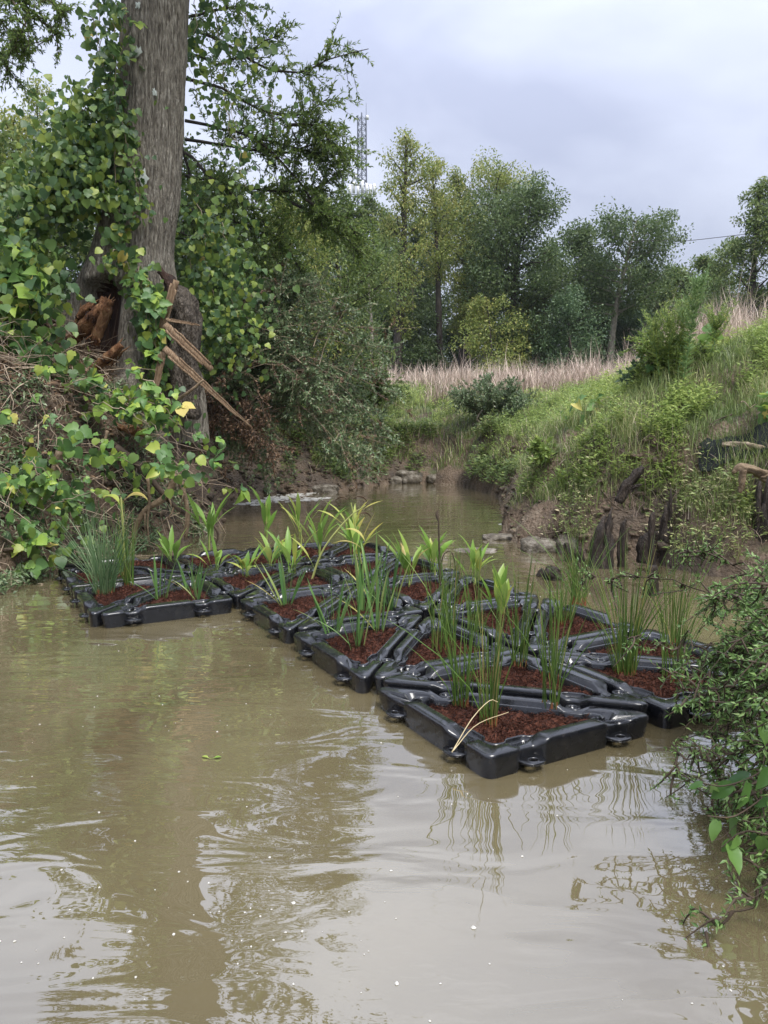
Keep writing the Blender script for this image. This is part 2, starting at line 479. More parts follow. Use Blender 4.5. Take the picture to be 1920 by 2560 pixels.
M['weed'] = leaf_mat('goldenrod_green', [(0.0, (0.14, 0.24, 0.08)), (0.5, (0.21, 0.33, 0.115)), (1.0, (0.34, 0.44, 0.17))], trans=.35, rough=.45)
M['moss'] = noise_mat('moss', [(0.3, (0.03, 0.04, 0.008)), (0.7, (0.10, 0.12, 0.025))], scale=25, bump=1)
M['lichen'] = noise_mat('lichen', [(0.3, (0.34, 0.37, 0.32)), (0.7, (0.52, 0.56, 0.50))], scale=30, bump=.5)
# ------------------------------------------------------------------ the creek, its banks and the field
WATER = np.array([(-5.6, -6), (-5.4, 0), (-4.9, 3), (-4.2, 5.4), (-3.45, 6.5), (-3.42, 7.25), (-3.38, 8.0), (-3.0, 8.75), (-2.55, 9.3),
                  (-2.45, 10.2), (-2.5, 11.3), (-3.2, 12.6), (-6, 12.9), (-9, 13.6), (-9, 15.2), (-6, 15.1), (-3.4, 15.2), (-2.0, 15.4),
                  (-1.0, 16.0), (-0.3, 17.4), (0.6, 18.3), (1.6, 17.6), (2.1, 16.2), (2.25, 14.6), (1.95, 12.6), (1.62, 11.2), (1.55, 10.1), (1.75, 9.1),
                  (2.2, 8.45), (2.9, 8.1), (3.3, 7.3), (3.3, 6.2), (3.2, 5.0), (2.95, 3.9), (2.55, 3.0), (2.25, 2.3),
                  (2.3, 1.2), (2.7, 0), (3.2, -6)])

def sdf(x, y):
    """signed distance to the water's edge, positive on land"""
    x = np.asarray(x, float); y = np.asarray(y, float)
    d = np.full(x.shape, 1e9)
    inside = np.zeros(x.shape, bool)
    n = len(WATER)
    for i in range(n):
        ax, ay = WATER[i]; bx, by = WATER[(i + 1) % n]
        ex, ey = bx - ax, by - ay
        wx, wy = x - ax, y - ay
        t = np.clip((wx * ex + wy * ey) / (ex * ex + ey * ey), 0, 1)
        d = np.minimum(d, (wx - ex * t) ** 2 + (wy - ey * t) ** 2)
        c = (ay > y) != (by > y)
        xi = ax + (y - ay) / (ey if ey else 1e-9) * ex
        inside ^= c & (x < xi)
    d = np.sqrt(d)
    return np.where(inside, -d, d)

def sig(t):
    return 1 / (1 + np.exp(-np.clip(t, -40, 40)))

def ground_z(x, y, fine=True):
    x = np.asarray(x, float); y = np.asarray(y, float)
    jx = x + .30 * fbm(x * 1.3, y * 1.3, 3, 1)
    jy = y + .30 * fbm(x * 1.3, y * 1.3, 3, 9)
    d = sdf(jx, jy)
    wl_ = sig((-1.6 - x) / .4) * sig((13.6 - y) / .4)
    wr_ = sig((x - 1.0) / .35) * sig((16.2 - y) / .8)
    wf_ = np.clip(1 - wl_ - wr_, 0, 1)
    far_left = sig((-4.1 - x) / .5)
    hf = wl_ * (1.6 + .1 * far_left) + wr_ * .98 + wf_ * 1.0
    wf = wl_ * (.42 + .3 * far_left) + wr_ * .62 + wf_ * .7
    hp = wl_ * (2.7 + .9 * far_left) + wr_ * 3.45 + wf_ * 2.55
    Lc = wl_ * 1.25 + wr_ * 3.0 + wf_ * 2.6
    f = np.clip(d / wf, 0, 1)
    face = hf * (0.62 * f ** 0.55 + 0.38 * f ** 2)
    up = np.clip(d - wf * .8, 0, None)
    h = face + (hp - hf) * (1 - np.exp(-up / Lc))
    bed = -.08 + np.clip(d, -3, 0) * .35
    z = np.where(d > 0, h, bed)
    land = np.clip(d * 3, 0, 1)
    z = z + land * (.22 * fbm(x * .9, y * .9, 3, 3) + ((.17 * fbm(x * 3.2, y * 3.2, 5, 5) + .05 * np.abs(fbm(x * 9, y * 9, 3, 15))) if fine else 0))
    far = np.clip((np.hypot(x, y - 10) - 30) / 60, 0, 1)
    z = z * (1 - far) + far * 2.6
    return z

def gz(x, y):
    return float(ground_z(np.array([x]), np.array([y]))[0])

def axis_coords(lo, hi, step, far, grow=1.16):
    c = list(np.arange(lo, hi, step))
    s = step
    a = c[-1]
    while a < far[1]:
        s *= grow; a += s; c.append(a)
    s = step; a = c[0]; pre = []
    while a > far[0]:
        s *= grow; a -= s; pre.append(a)
    return np.array(pre[::-1] + c)

XS = axis_coords(-5.6, 5.6, .065, (-900, 900))
YS = axis_coords(5.6, 20.0, .065, (-300, 1400))
GX, GY = np.meshgrid(XS, YS)
GZ = ground_z(GX.ravel(), GY.ravel()).reshape(GX.shape)
V = np.stack([GX, GY, GZ], -1).reshape(-1, 3)
nx, ny = len(XS), len(YS)
ii = np.arange(nx - 1)[None] + (np.arange(ny - 1) * nx)[:, None]
F = np.stack([ii, ii + 1, ii + 1 + nx, ii + nx], -1).reshape(-1, 4)

def ground_mat():
    m, N, L = new_mat('creek_bank_soil')
    out = N.new('ShaderNodeOutputMaterial')
    p = N.new('ShaderNodeBsdfPrincipled')
    gm = N.new('ShaderNodeNewGeometry')
    n1 = N.new('ShaderNodeTexNoise'); n1.inputs['Scale'].default_value = 1.5; n1.inputs['Detail'].default_value = 9; n1.inputs['Roughness'].default_value = .65
    L.new(gm.outputs['Position'], n1.inputs['Vector'])
    clay = ramp(N, [(0.30, (0.030, 0.022, 0.016)), (0.45, (0.090, 0.066, 0.045)), (0.57, (0.15, 0.105, 0.068)), (0.70, (0.24, 0.19, 0.135))])
    L.new(n1.outputs['Fac'], clay.inputs['Fac'])
    n2 = N.new('ShaderNodeTexNoise'); n2.inputs['Scale'].default_value = 9; n2.inputs['Detail'].default_value = 8
    L.new(gm.outputs['Position'], n2.inputs['Vector'])
    turf = ramp(N, [(0.3, (0.040, 0.062, 0.018)), (0.55, (0.085, 0.105, 0.034)), (0.75, (0.16, 0.14, 0.065))])
    L.new(n2.outputs['Fac'], turf.inputs['Fac'])
    sx = N.new('ShaderNodeSeparateXYZ')
    L.new(gm.outputs['Normal'], sx.inputs['Vector'])
    mr = N.new('ShaderNodeMapRange'); mr.inputs['From Min'].default_value = .72; mr.inputs['From Max'].default_value = .93
    L.new(sx.outputs['Z'], mr.inputs['Value'])
    mx = N.new('ShaderNodeMixRGB')
    L.new(mr.outputs['Result'], mx.inputs['Fac'])
    L.new(clay.outputs['Color'], mx.inputs['Color1']); L.new(turf.outputs['Color'], mx.inputs['Color2'])
    L.new(mx.outputs['Color'], p.inputs['Base Color'])
    p.inputs['Roughness'].default_value = .62
    p.inputs['Specular IOR Level'].default_value = .35
    n3 = N.new('ShaderNodeTexNoise'); n3.inputs['Scale'].default_value = 26; n3.inputs['Detail'].default_value = 9
    L.new(gm.outputs['Position'], n3.inputs['Vector'])
    b = N.new('ShaderNodeBump'); b.inputs['Strength'].default_value = 1.0; b.inputs['Distance'].default_value = .05
    L.new(n3.outputs['Fac'], b.inputs['Height']); L.new(b.outputs['Normal'], p.inputs['Normal'])
    L.new(p.outputs[0], out.inputs['Surface'])
    return m
M['ground'] = ground_mat()
g_ob = link('ground', mesh_np('ground', V, [F]), M['ground'], kind='structure')

def water_mat():
    m, N, L = new_mat('muddy_creek_water')
    out = N.new('ShaderNodeOutputMaterial')
    p = N.new('ShaderNodeBsdfPrincipled')
    gm = N.new('ShaderNodeNewGeometry')
    n1 = N.new('ShaderNodeTexNoise'); n1.inputs['Scale'].default_value = .55; n1.inputs['Detail'].default_value = 4; n1.inputs['Distortion'].default_value = .8
    L.new(gm.outputs['Position'], n1.inputs['Vector'])
    silt = ramp(N, [(0.33, (0.100, 0.081, 0.042)), (0.67, (0.158, 0.130, 0.070))])
    L.new(n1.outputs['Fac'], silt.inputs['Fac'])
    L.new(silt.outputs['Color'], p.inputs['Base Color'])
    p.inputs['Roughness'].default_value = .012
    p.inputs['IOR'].default_value = 1.85
    p.inputs['Coat Weight'].default_value = 1.0
    p.inputs['Coat IOR'].default_value = 1.85
    p.inputs['Coat Roughness'].default_value = .012
    # slow swell, cross ripples, and rings spreading where the current catches
    mp = N.new('ShaderNodeMapping'); mp.inputs['Scale'].default_value = (1.0, 2.4, 1)
    mp.inputs['Rotation'].default_value = (0, 0, R(14))
    L.new(gm.outputs['Position'], mp.inputs['Vector'])
    a = N.new('ShaderNodeTexNoise'); a.inputs['Scale'].default_value = 1.5; a.inputs['Detail'].default_value = 2.2; a.inputs['Distortion'].default_value = .9
    L.new(mp.outputs['Vector'], a.inputs['Vector'])
    b = N.new('ShaderNodeTexNoise'); b.inputs['Scale'].default_value = 9; b.inputs['Detail'].default_value = 2; b.inputs['Distortion'].default_value = 1.2
    L.new(mp.outputs['Vector'], b.inputs['Vector'])
    calm = N.new('ShaderNodeTexNoise'); calm.inputs['Scale'].default_value = .8; calm.inputs['Detail'].default_value = 2
    L.new(gm.outputs['Position'], calm.inputs['Vector'])
    cr = ramp(N, [(0.46, (0.04,) * 3), (0.64, (1.0,) * 3)])
    L.new(calm.outputs['Fac'], cr.inputs['Fac'])
    bm = N.new('ShaderNodeMath'); bm.operation = 'MULTIPLY'
    L.new(b.outputs['Fac'], bm.inputs[0]); L.new(cr.outputs['Color'], bm.inputs[1])
    h = N.new('ShaderNodeMath'); h.operation = 'MULTIPLY_ADD'
    L.new(bm.outputs[0], h.inputs[0]); h.inputs[1].default_value = .10
    L.new(a.outputs['Fac'], h.inputs[2])
    prev = h
    for cx_, cy_, rad, amp, sc in ((-1.15, 2.35, 1.0, .05, 30.0), (-1.55, 3.2, 1.1, .05, 24.0), (0.15, 3.0, .75, .03, 34.0)):
        ds = N.new('ShaderNodeVectorMath'); ds.operation = 'DISTANCE'
        L.new(gm.outputs['Position'], ds.inputs[0]); ds.inputs[1].default_value = (cx_, cy_, 0)
        ph = N.new('ShaderNodeMath'); ph.operation = 'MULTIPLY_ADD'
        L.new(ds.outputs['Value'], ph.inputs[0]); ph.inputs[1].default_value = sc
        nn = N.new('ShaderNodeMath'); nn.operation = 'MULTIPLY'
        L.new(a.outputs['Fac'], nn.inputs[0]); nn.inputs[1].default_value = 14
        L.new(nn.outputs[0], ph.inputs[2])
        sn = N.new('ShaderNodeMath'); sn.operation = 'SINE'; L.new(ph.outputs[0], sn.inputs[0])
        fa = N.new('ShaderNodeMapRange'); fa.inputs['From Min'].default_value = 0; fa.inputs['From Max'].default_value = rad
        fa.inputs['To Min'].default_value = amp; fa.inputs['To Max'].default_value = 0
        fa.interpolation_type = 'SMOOTHSTEP'
        L.new(ds.outputs['Value'], fa.inputs['Value'])
        ml = N.new('ShaderNodeMath'); ml.operation = 'MULTIPLY_ADD'
        L.new(sn.outputs[0], ml.inputs[0]); L.new(fa.outputs['Result'], ml.inputs[1]); L.new(prev.outputs[0], ml.inputs[2])
        prev = ml
    bp = N.new('ShaderNodeBump'); bp.inputs['Strength'].default_value = 1.0; bp.inputs['Distance'].default_value = .010
    L.new(prev.outputs[0], bp.inputs['Height'])
    L.new(bp.outputs['Normal'], p.inputs['Normal'])
    L.new(bp.outputs['Normal'], p.inputs['Coat Normal'])
    L.new(p.outputs[0], out.inputs['Surface'])
    return m
M['water'] = water_mat()
wv = np.array([(-16, -12, 0), (14, -12, 0), (14, 22, 0), (-16, 22, 0)], float)
link('water', mesh_np('water', wv, [np.array([[0, 1, 2, 3]])]), M['water'], kind='structure')
# ------------------------------------------------------------------ floating raft of triangular planters
SIDE = 1.1
YAW = R(-60.78)
RA = np.array([-0.101, 4.062])
E1 = np.array([math.cos(YAW), math.sin(YAW)]) * SIDE
E2 = np.array([-math.sin(YAW), math.cos(YAW)]) * SIDE
def lat(a, b):
    return RA + a * E1 + b * E2

TOP = .122
# loops of the moulded frame: (inset on the legs, inset on the long side, height, lift with the raised bars, follows the notches)
LOOPS = [(.030, .026, -.16, 0, 1.0), (.020, .018, .02, 0, 1.0), (.012, .010, .097, .8, 1.0), (.0135, .011, .110, .95, 1.0),
         (.018, .0145, .1185, 1, 1.0), (.026, .020, TOP, 1, .97), (.086, .064, TOP + .001, 1, .45), (.099, .073, TOP - .006, .9, .2),
         (.105, .078, .086, .2, .1), (.111, .084, .084, 0, .1), (.115, .088, .106, 0, .1), (.120, .092, .113, 0, .1),
         (.126, .097, .108, 0, .1), (.129, .100, .03, 0, .1)]

def edge_len(k):
    return SIDE * (math.sqrt(2) if k == 1 else 1.0)

# edges: 0 = leg from the right angle to P, 1 = long side P to Q, 2 = leg from Q back to the right angle
TRI = np.array([(0, 0), (SIDE, 0), (0, SIDE)], float)
NOTCH = {0: (.26, SIDE - .31), 1: (.45, SIDE * math.sqrt(2) - .45), 2: (.31, SIDE - .26)}
NW = .055      # half width of a notch

def inset_tri(dl, dh):
    s2 = math.sqrt(2)
    return np.array([(dl, dl), (SIDE - dl - s2 * dh, dl), (dl, SIDE - dl - s2 * dh)])

def smooth01(t):
    t = np.clip(t, 0, 1)
    return t * t * (3 - 2 * t)

def loop_points(dl, dh, z, lift, nfol, dnotch=.036):
    T = inset_tri(dl, dh)
    out = []
    ctr_cut = [0.05 + .25 * dl, 0.115 + .1 * dl, 0.115 + .1 * dl] if dl < .06 else [.05, .085, .085]
    hold = [.0, .60, .60] if dl < .06 else [0.06, .25, .25]
    for k in range(3):
        A, B = T[k], T[(k + 1) % 3]
        L = np.linalg.norm(B - A)
        u = (B - A) / L
        n = np.array([-u[1], u[0]])                      # inwards
        c0, c1 = ctr_cut[k], ctr_cut[(k + 1) % 3]
        # distance along the nominal edge for the notch pattern
        O = TRI[k]
        samples = np.linspace(c0, L - c1, 46)
        for s in samples:
            P = A + u * s
            t = (P - O) @ u
            nd = 0.0; dip = 0.0
            for c in NOTCH[k]:
                w = smooth01(1 - (abs(t - c) - NW * .75) / .034)
                nd = max(nd, w); dip = max(dip, w)
            lo, hi = NOTCH[k]
            bar = smooth01((t - lo - NW) / .05) * smooth01((hi - NW - t) / .05)
            P = P + n * nd * dnotch * nfol * (0.6 if k == 1 else 1)
            zz = z + lift * (.016 * bar - .022 * dip)
            # the lip round the opening waves inwards beside the notches
            if dl > .108:
                P = P + n * (.022 * nd)
            out.append((P[0], P[1], zz))
        # the corner at B
        kk = (k + 1) % 3
        C = T[kk]
        D = T[(kk + 1) % 3]
        u2 = unit(D - C)
        p0 = C - u * c1
        p2 = C + u2 * ctr_cut[kk]
        mid = (p0 + p2) / 2
        p1 = C + (mid - C) * hold[kk]
        if hold[kk] > .5:                                # blunt tip: two rounded corners
            q0 = C + (p0 - C) * .80; q2 = C + (p2 - C) * .80
            q1 = (p0 + p2) / 2 * .35 + C * .65 if False else mid + (C - mid) * .62
            pts = [p0 * (1 - f) ** 2 + 2 * f * (1 - f) * q0 + f * f * (mid + (C - mid) * .30) for f in (0.2, .4, .6, .8)]
            a_ = p0; b_ = p2
            pts = []
            for f in np.linspace(.1, .9, 8):
                e0 = (1 - f) ** 3; e1 = 3 * f * (1 - f) ** 2; e2_ = 3 * f * f * (1 - f); e3 = f ** 3
                pts.append(e0 * p0 + e1 * (p0 + u * c1 * .52) + e2_ * (p2 - u2 * ctr_cut[kk] * .52) + e3 * p2)
        else:
            pts = [(1 - f) ** 2 * p0 + 2 * f * (1 - f) * p1 + f * f * p2 for f in np.linspace(.1, .9, 8)]
        for q in pts:
            out.append((q[0], q[1], z))
    return np.array(out)

def frame_mesh():
    rows = [loop_points(*l) for l in LOOPS]
    n = len(rows[0])
    V = np.concatenate(rows)
    F = []
    for r in range(len(rows) - 1):
        i = np.arange(n)
        j = (i + 1) % n
        F.append(np.stack([r * n + i, r * n + j, (r + 1) * n + j, (r + 1) * n + i], 1))
    me = mesh_np('frame', V, [np.concatenate(F)])
    me.materials.append(M['plastic'])
    return me, rows

FRAME_ME, FROWS = frame_mesh()

def mulch_mesh(seed):
    g = np.random.default_rng(seed)
    ring = loop_points(.128, .099, .07, 0, .1)[:, :2]
    c = np.array([.36, .36])
    V = []; K = 16
    for i in range(K):
        f = 1 - i / (K - .2)
        V.append(c + (ring - c) * f)
    V = np.array(V)
    n = V.shape[1]
    x, y = V[..., 0], V[..., 1]
    f = (np.arange(K) / K)[:, None]
    z = .062 + .035 * np.sqrt(f) + .055 * fbm(x * 6 + seed * 3.1, y * 6, 3, seed) * np.minimum(1, f * 5 + .2) + .010 * g.normal(size=x.shape) * np.minimum(1, f * 6 + .3)
    VV = np.stack([x, y, z], -1).reshape(-1, 3)
    F = []
    for r in range(K - 1):
        i = np.arange(n); j = (i + 1) % n
        F.append(np.stack([r * n + i, r * n + j, (r + 1) * n + j, (r + 1) * n + i], 1))
    mb = MB()
    mb.add(VV, np.concatenate(F), np.repeat(g.uniform(.2, .7, K * n)[:, None], 1, 1).ravel())
    mb.f.append(np.array([[(K - 1) * n + i for i in range(n)]]) if False else np.zeros((0, 4), int))
    # loose fibres
    N = 3600
    k = g.integers(0, n, N); fr = np.sqrt(g.uniform(0, .97, N))
    P2 = c + (ring[k] - c) * fr[:, None]
    zz = .068 + .035 * np.sqrt(1 - fr) + .055 * fbm(P2[:, 0] * 6 + seed * 3.1, P2[:, 1] * 6, 3, seed) * np.minimum(1, (1 - fr) * 5 + .2) + g.uniform(-.008, .016, N)
    ax = unit(np.stack([g.normal(size=N), g.normal(size=N), g.normal(size=N) * .35], 1))
    leaves(mb, LEAF_DIAMOND, np.stack([P2[:, 0], P2[:, 1], zz], 1), ax, rnd_dirs(N, g) + np.array([0, 0, .6]), g.uniform(.010, .038, N), g.uniform(.0014, .0035, N), g.uniform(.1, .9, N) ** 1.2)
    mb.f = [f_ for f_ in mb.f if len(f_)]
    me = mesh_np('mulch', np.concatenate(mb.v), mb.f, np.concatenate(mb.t), True)
    me.materials.append(M['mulch'])
    return me
MULCH = [mulch_mesh(s) for s in range(5)]

def lug_mesh():
    """tab with a bolt hole, local: x along the edge, y outwards"""
    outer = []
    for x, y in ((-.075, -.052), (-.058, .0), (-.046, .024), (-.022, .036), (.022, .036), (.046, .024), (.058, .0), (.075, -.052)):
        outer.append((x, y))
    outer = curve_pts(np.array([(a, b, 0) for a, b in outer]), 23)[:, :2]
    back = np.array([(x, -.052) for x in np.linspace(.075, -.075, 7)[1:-1]])
    O = np.vstack([outer, back])
    n = len(O)
    c = np.array([0, -.004])
    ang = np.arctan2(O[:, 1] - c[1], O[:, 0] - c[0])
    I = c + np.stack([np.cos(ang), np.sin(ang)], 1) * np.array([.022, .018])
    J = c + np.stack([np.cos(ang), np.sin(ang)], 1) * np.array([.031, .026])
    rows = [(O, -.005), (O, .004), (c + (O - c) * .95, .006), (J, .004), (c + (J - c) * .93, .008), (I, .007), (I, -.005)]
    V = np.concatenate([np.c_[r, np.full(n, z)] for r, z in rows])
    F = []
    for r in range(len(rows)):
        i = np.arange(n); j = (i + 1) % n
        q = (r + 1) % len(rows)
        F.append(np.stack([r * n + i, q * n + i, q * n + j, r * n + j], 1))
    me = mesh_np('lug', V, [np.concatenate(F)], smooth=False)
    me.materials.append(M['plastic'])
    return me
LUG = lug_mesh()

def pin_mesh():
    prof = [(.036, -.06), (.036, .052), (.040, .056), (.041, .064), (.038, .068), (.026, .068), (.022, .064), (.021, .058), (.013, .056), (.012, -.02)]
    s = 20
    a = np.arange(s) / s * 2 * np.pi
    V = np.concatenate([np.c_[np.cos(a) * r, np.sin(a) * r, np.full(s, z)] for r, z in prof])
    F = []
    for r in range(len(prof) - 1):
        i = np.arange(s); j = (i + 1) % s
        F.append(np.stack([r * s + i, r * s + j, (r + 1) * s + j, (r + 1) * s + i], 1))
    me = mesh_np('connector_pin', V, [np.concatenate(F)])
    me.materials.append(M['plastic'])
    return me
PIN = pin_mesh()

# squares of the raft, each cut along a diagonal ('N' or 'P') into two right-angled planters
SQ = {(0, 0): 'P', (-1, 0): 'N', (-2, 0): 'N', (-3, 0): 'N', (-4, 0): 'N', (0, 1): 'P', (-1, 1): 'N', (-2, 1): 'N', (-3, 1): 'N', (-4, 1): 'N', (-3, -1): 'N', (-4, -1): 'P'}
tris = []
for (a, b), dg in SQ.items():
    if dg == 'N':      # diagonal from (a+1,b) to (a,b+1)
        tris.append(((a, b), (a + 1, b), (a, b + 1)))
        tris.append(((a + 1, b + 1), (a, b + 1), (a + 1, b)))
    else:              # diagonal from (a,b) to (a+1,b+1)
        tris.append(((a + 1, b), (a + 1, b + 1), (a, b)))
        tris.append(((a, b + 1), (a, b), (a + 1, b + 1)))
edge_use = {}
for t in tris:
    for k in range(3):
        edge_use.setdefault(frozenset((t[k], t[(k + 1) % 3])), 0)
        edge_use[frozenset((t[k], t[(k + 1) % 3]))] += 1

PL = {
 ((1, 0), (1, 1), (0, 0)): 'black floating planter at the nearest corner of the raft, pale straws on its rim',
 ((0, 1), (0, 0), (1, 1)): 'black floating planter just behind the nearest corner planter, sharing its long side',
 ((-1, 0), (0, 0), (-1, 1)): 'black floating planter on the raft front edge holding the two nearest iris clumps',
 ((0, 1), (-1, 1), (0, 0)): 'black floating planter holding two rush clumps, right of the two nearest iris clumps',
 ((-2, 0), (-1, 0), (-2, 1)): 'black floating planter holding a single iris fan at the inner bend',
 ((-1, 1), (-2, 1), (-1, 0)): 'black floating planter holding the densest row of tall iris fans mid-raft',
 ((-3, 0), (-2, 0), (-3, 1)): 'black floating planter at the inner bend holding small yellow-green drooping plants',
 ((-2, 1), (-3, 1), (-2, 0)): 'black floating planter mid-raft with a leaning yellowing stem over its mulch',
 ((-4, 0), (-3, 0), (-4, 1)): 'black floating planter on the far edge, holding the spear-leaved and bank-side leafy plants',
 ((-3, 1), (-4, 1), (-3, 0)): 'black floating planter behind the small drooping plants of the inner bend',
 ((1, 1), (1, 2), (0, 1)): 'black floating planter under the trailing bush, with a dense dark rush clump',
 ((0, 2), (0, 1), (1, 2)): 'black floating planter with a narrow mulch strip behind the dense dark rushes',
 ((-1, 1), (0, 1), (-1, 2)): 'black floating planter mid-right holding one pale broad-leaved plant among rushes',
 ((0, 2), (-1, 2), (0, 1)): 'black floating planter with the large bare mulch bed at the right rear edge',
 ((-2, 1), (-1, 1), (-2, 2)): 'black floating planter in the raft centre holding arrow plants and a dark dead stalk',
 ((-1, 2), (-2, 2), (-1, 1)): 'black floating planter on the rear edge, left of the large bare bed',
 ((-3, 1), (-2, 1), (-3, 2)): 'black floating planter behind the tall iris fans, toward the rear of the raft',
 ((-2, 2), (-3, 2), (-2, 1)): 'black floating planter on the rear right edge below the pale flat rocks',
 ((-4, 1), (-3, 1), (-4, 2)): 'black floating planter at the far edge holding a bright spiky arrow clump',
 ((-3, 2), (-4, 2), (-3, 1)): 'black floating planter at the farthest tip of the raft in the open creek',
 ((-3, -1), (-2, -1), (-3, 0)): 'black floating planter with the big pale rush clump at the left end of the raft',
 ((-2, 0), (-3, 0), (-2, -1)): 'black floating planter on the left arm holding two small iris fans along its front edge',
 ((-3, -1), (-3, 0), (-4, -1)): 'black floating planter at the left end, behind the big pale rush clump',
 ((-4, 0), (-4, -1), (-3, 0)): 'black floating planter touching the left bank at the far left of the raft',
}
pin_done = set()
for mi, t in enumerate(tris):
    P3 = [lat(*q) for q in t]
    o2 = P3[0]
    ux = unit(P3[1] - P3[0])
    uy = unit(P3[2] - P3[0])
    det = ux[0] * uy[1] - ux[1] * uy[0]
    key = t
    if det < 0:       # keep it right handed: swap the legs
        key = t
        t = (t[0], t[2], t[1])
        P3 = [lat(*q) for q in t]
        ux = unit(P3[1] - P3[0])
    ang = math.atan2(ux[1], ux[0])
    g = np.random.default_rng(900 + mi)
    lab = PL.get(key) or PL.get(t)
    if lab is None:
        raise RuntimeError(str(key))
    mod = empty('floating_planter', (o2[0], o2[1], g.uniform(-.008, .006)), lab, 'floating planter', 'triangular planters of the floating raft', ang)
    mod.rotation_euler = (R(g.uniform(-.5, .5)), R(g.uniform(-.5, .5)), ang)
    fr_o = link('frame', FRAME_ME, None, mod)
    link('mulch', MULCH[mi % 5], None, mod)
    for k in range(3):
        A, B = TRI[k], TRI[(k + 1) % 3]
        u = unit(B - A)
        ek = frozenset((t[k], t[(k + 1) % 3]))
        shared = edge_use[ek] > 1
        for ci, c in enumerate(NOTCH[k]):
            p = A + u * c
            if not shared:
                l = link('lug', LUG, None, fr_o)
                nrm = np.array([u[1], -u[0]])
                l.location = (p[0] - nrm[0] * .002, p[1] - nrm[1] * .002, .052)
                l.rotation_euler = (0, 0, math.atan2(u[1], u[0]) + math.pi)
            elif ek not in pin_done:
                l = link('connector_pin', PIN, None, fr_o)
                l.location = (p[0], p[1], .034)
        if shared:
            pin_done.add(ek)

# ------------------------------------------------------------------ plants on the raft
def ribbon(mb, base, az, tilt, L, w, bend=.2, seg=7, shape='sword', tint=.5, droop=0.0, fold=.12):
    """one leaf: returns V,F of a strip with a midrib"""
    d = np.array([math.cos(az), math.sin(az), 0]); s = np.array([-math.sin(az), math.cos(az), 0]); up = np.array([0, 0, 1.0])
    p = np.array(base, float); th = tilt
    V = []
    st = L / seg
    for i in range(seg + 1):
        f = i / seg
        if shape == 'sword':
            ww = w * (.75 + .35 * math.sin(min(f * 1.6, 1) * math.pi / 2)) * (1 if f < .6 else max(0.03, (1 - f) / .4) ** .8)
        else:
            ww = w * max(.05, math.sin(math.pi * min(1, max(0, (f - .30) / .70)) ** .85)) if f > .30 else w * .10
            if i == seg: ww = w * .02
        dirv = d * math.sin(th) + up * math.cos(th)
        nrm = d * math.cos(th) - up * math.sin(th)
        V += [p - s * ww / 2 - nrm * fold * ww, p, p + s * ww / 2 - nrm * fold * ww]
        p = p + dirv * st
        th += bend / seg + droop * (f ** 2) / seg * 3
    F = []
    for i in range(seg):
        a = 3 * i
        F += [(a, a + 1, a + 4, a + 3), (a + 1, a + 2, a + 5, a + 4)]
    mb.add(np.array(V), np.array(F), tint)

def rush(x, y, label, n=46, h=.62, spread=.055, lean=.20, mat='rushgreen', seed=0):
    g = np.random.default_rng(seed + 77)
    t = empty('rush_clump', (x, y, .085), label, 'rush', 'rush clumps planted in the raft')
    mb, base = MB(), MB()
    for i in range(n):
        a = g.uniform(0, 2 * math.pi)
        r = spread * math.sqrt(g.uniform(0, 1))
        p0 = np.array([math.cos(a) * r, math.sin(a) * r, 0])
        L = h * g.uniform(.5, 1.2)
        a2 = a + g.normal(0, .7)
        ln = abs(g.normal(0, lean)) + .02
        if g.random() < .06: ln += .5
        d = np.array([math.cos(a2), math.sin(a2), 0])
        pts = [p0 + d * (ln * L * f ** 1.5) + np.array([0, 0, L * f * (1 - .18 * ln * f)]) for f in (0, .3, .6, .85, 1)]
        w = g.uniform(.0019, .0033)
        V, F = tube(pts, [w * 1.2, w * 1.15, w, w * .7, w * .2], 3)
        mb.add(V, F, g.uniform(0, 1) ** 1.2)
        if i % 2 == 0:
            V, F = tube([p0 * 1.02 + np.array([0, 0, -.03]), p0 + d * .004 + np.array([0, 0, .045])], [.0052, .0026], 4)
            base.add(V, F, .5)
    mb.build('stems', M[mat], t, kind='stuff')
    base.build('stem_bases', M['rushbase'], t, kind='stuff')

RUSH = [
 (0.51, 3.56, 'tallest dark green rush clump in the nearest corner planter', 54, .70, .045, .13),
 (0.40, 3.77, 'rush clump left of the tallest one in the nearest corner planter', 44, .62, .05, .14),
 (0.84, 3.74, 'thin rush clump at the right end of the nearest corner planter', 26, .62, .04, .16),
 (0.94, 4.18, 'rush clump in the second planter from the near corner, right of centre', 30, .62, .05, .16),
 (0.80, 4.42, 'rush clump at the back of the second planter from the near corner', 40, .68, .05, .18),
 (0.35, 4.72, 'rush clump right beside the two nearest iris clumps', 30, .66, .05, .11),
 (0.43, 4.97, 'rush clump just behind the one beside the nearest irises', 30, .70, .05, .12),
 (1.37, 4.23, 'dense dark upright rush clump near the trailing bush', 95, .80, .06, .24),
 (1.62, 4.18, 'reddish-based rush clump partly under the trailing bush', 36, .60, .06, .28),
 (1.27, 5.32, 'rush clump at the left corner of the bare mulch bed', 40, .55, .06, .24),
 (1.56, 6.02, 'rush clump at the rear corner of the bare mulch bed by the stumps', 60, .72, .06, .26),
 (1.86, 4.80, 'sparse rush clump at the right rear edge in front of the open water', 46, .75, .06, .26),
 (0.62, 5.05, 'rush clump in front of the pale broad-leaved plant', 24, .6, .05, .2),
]
for i, r_ in enumerate(RUSH):
    rush(r_[0], r_[1], r_[2], int(r_[3] * .72), r_[4] * .9, r_[5], r_[6], seed=i)
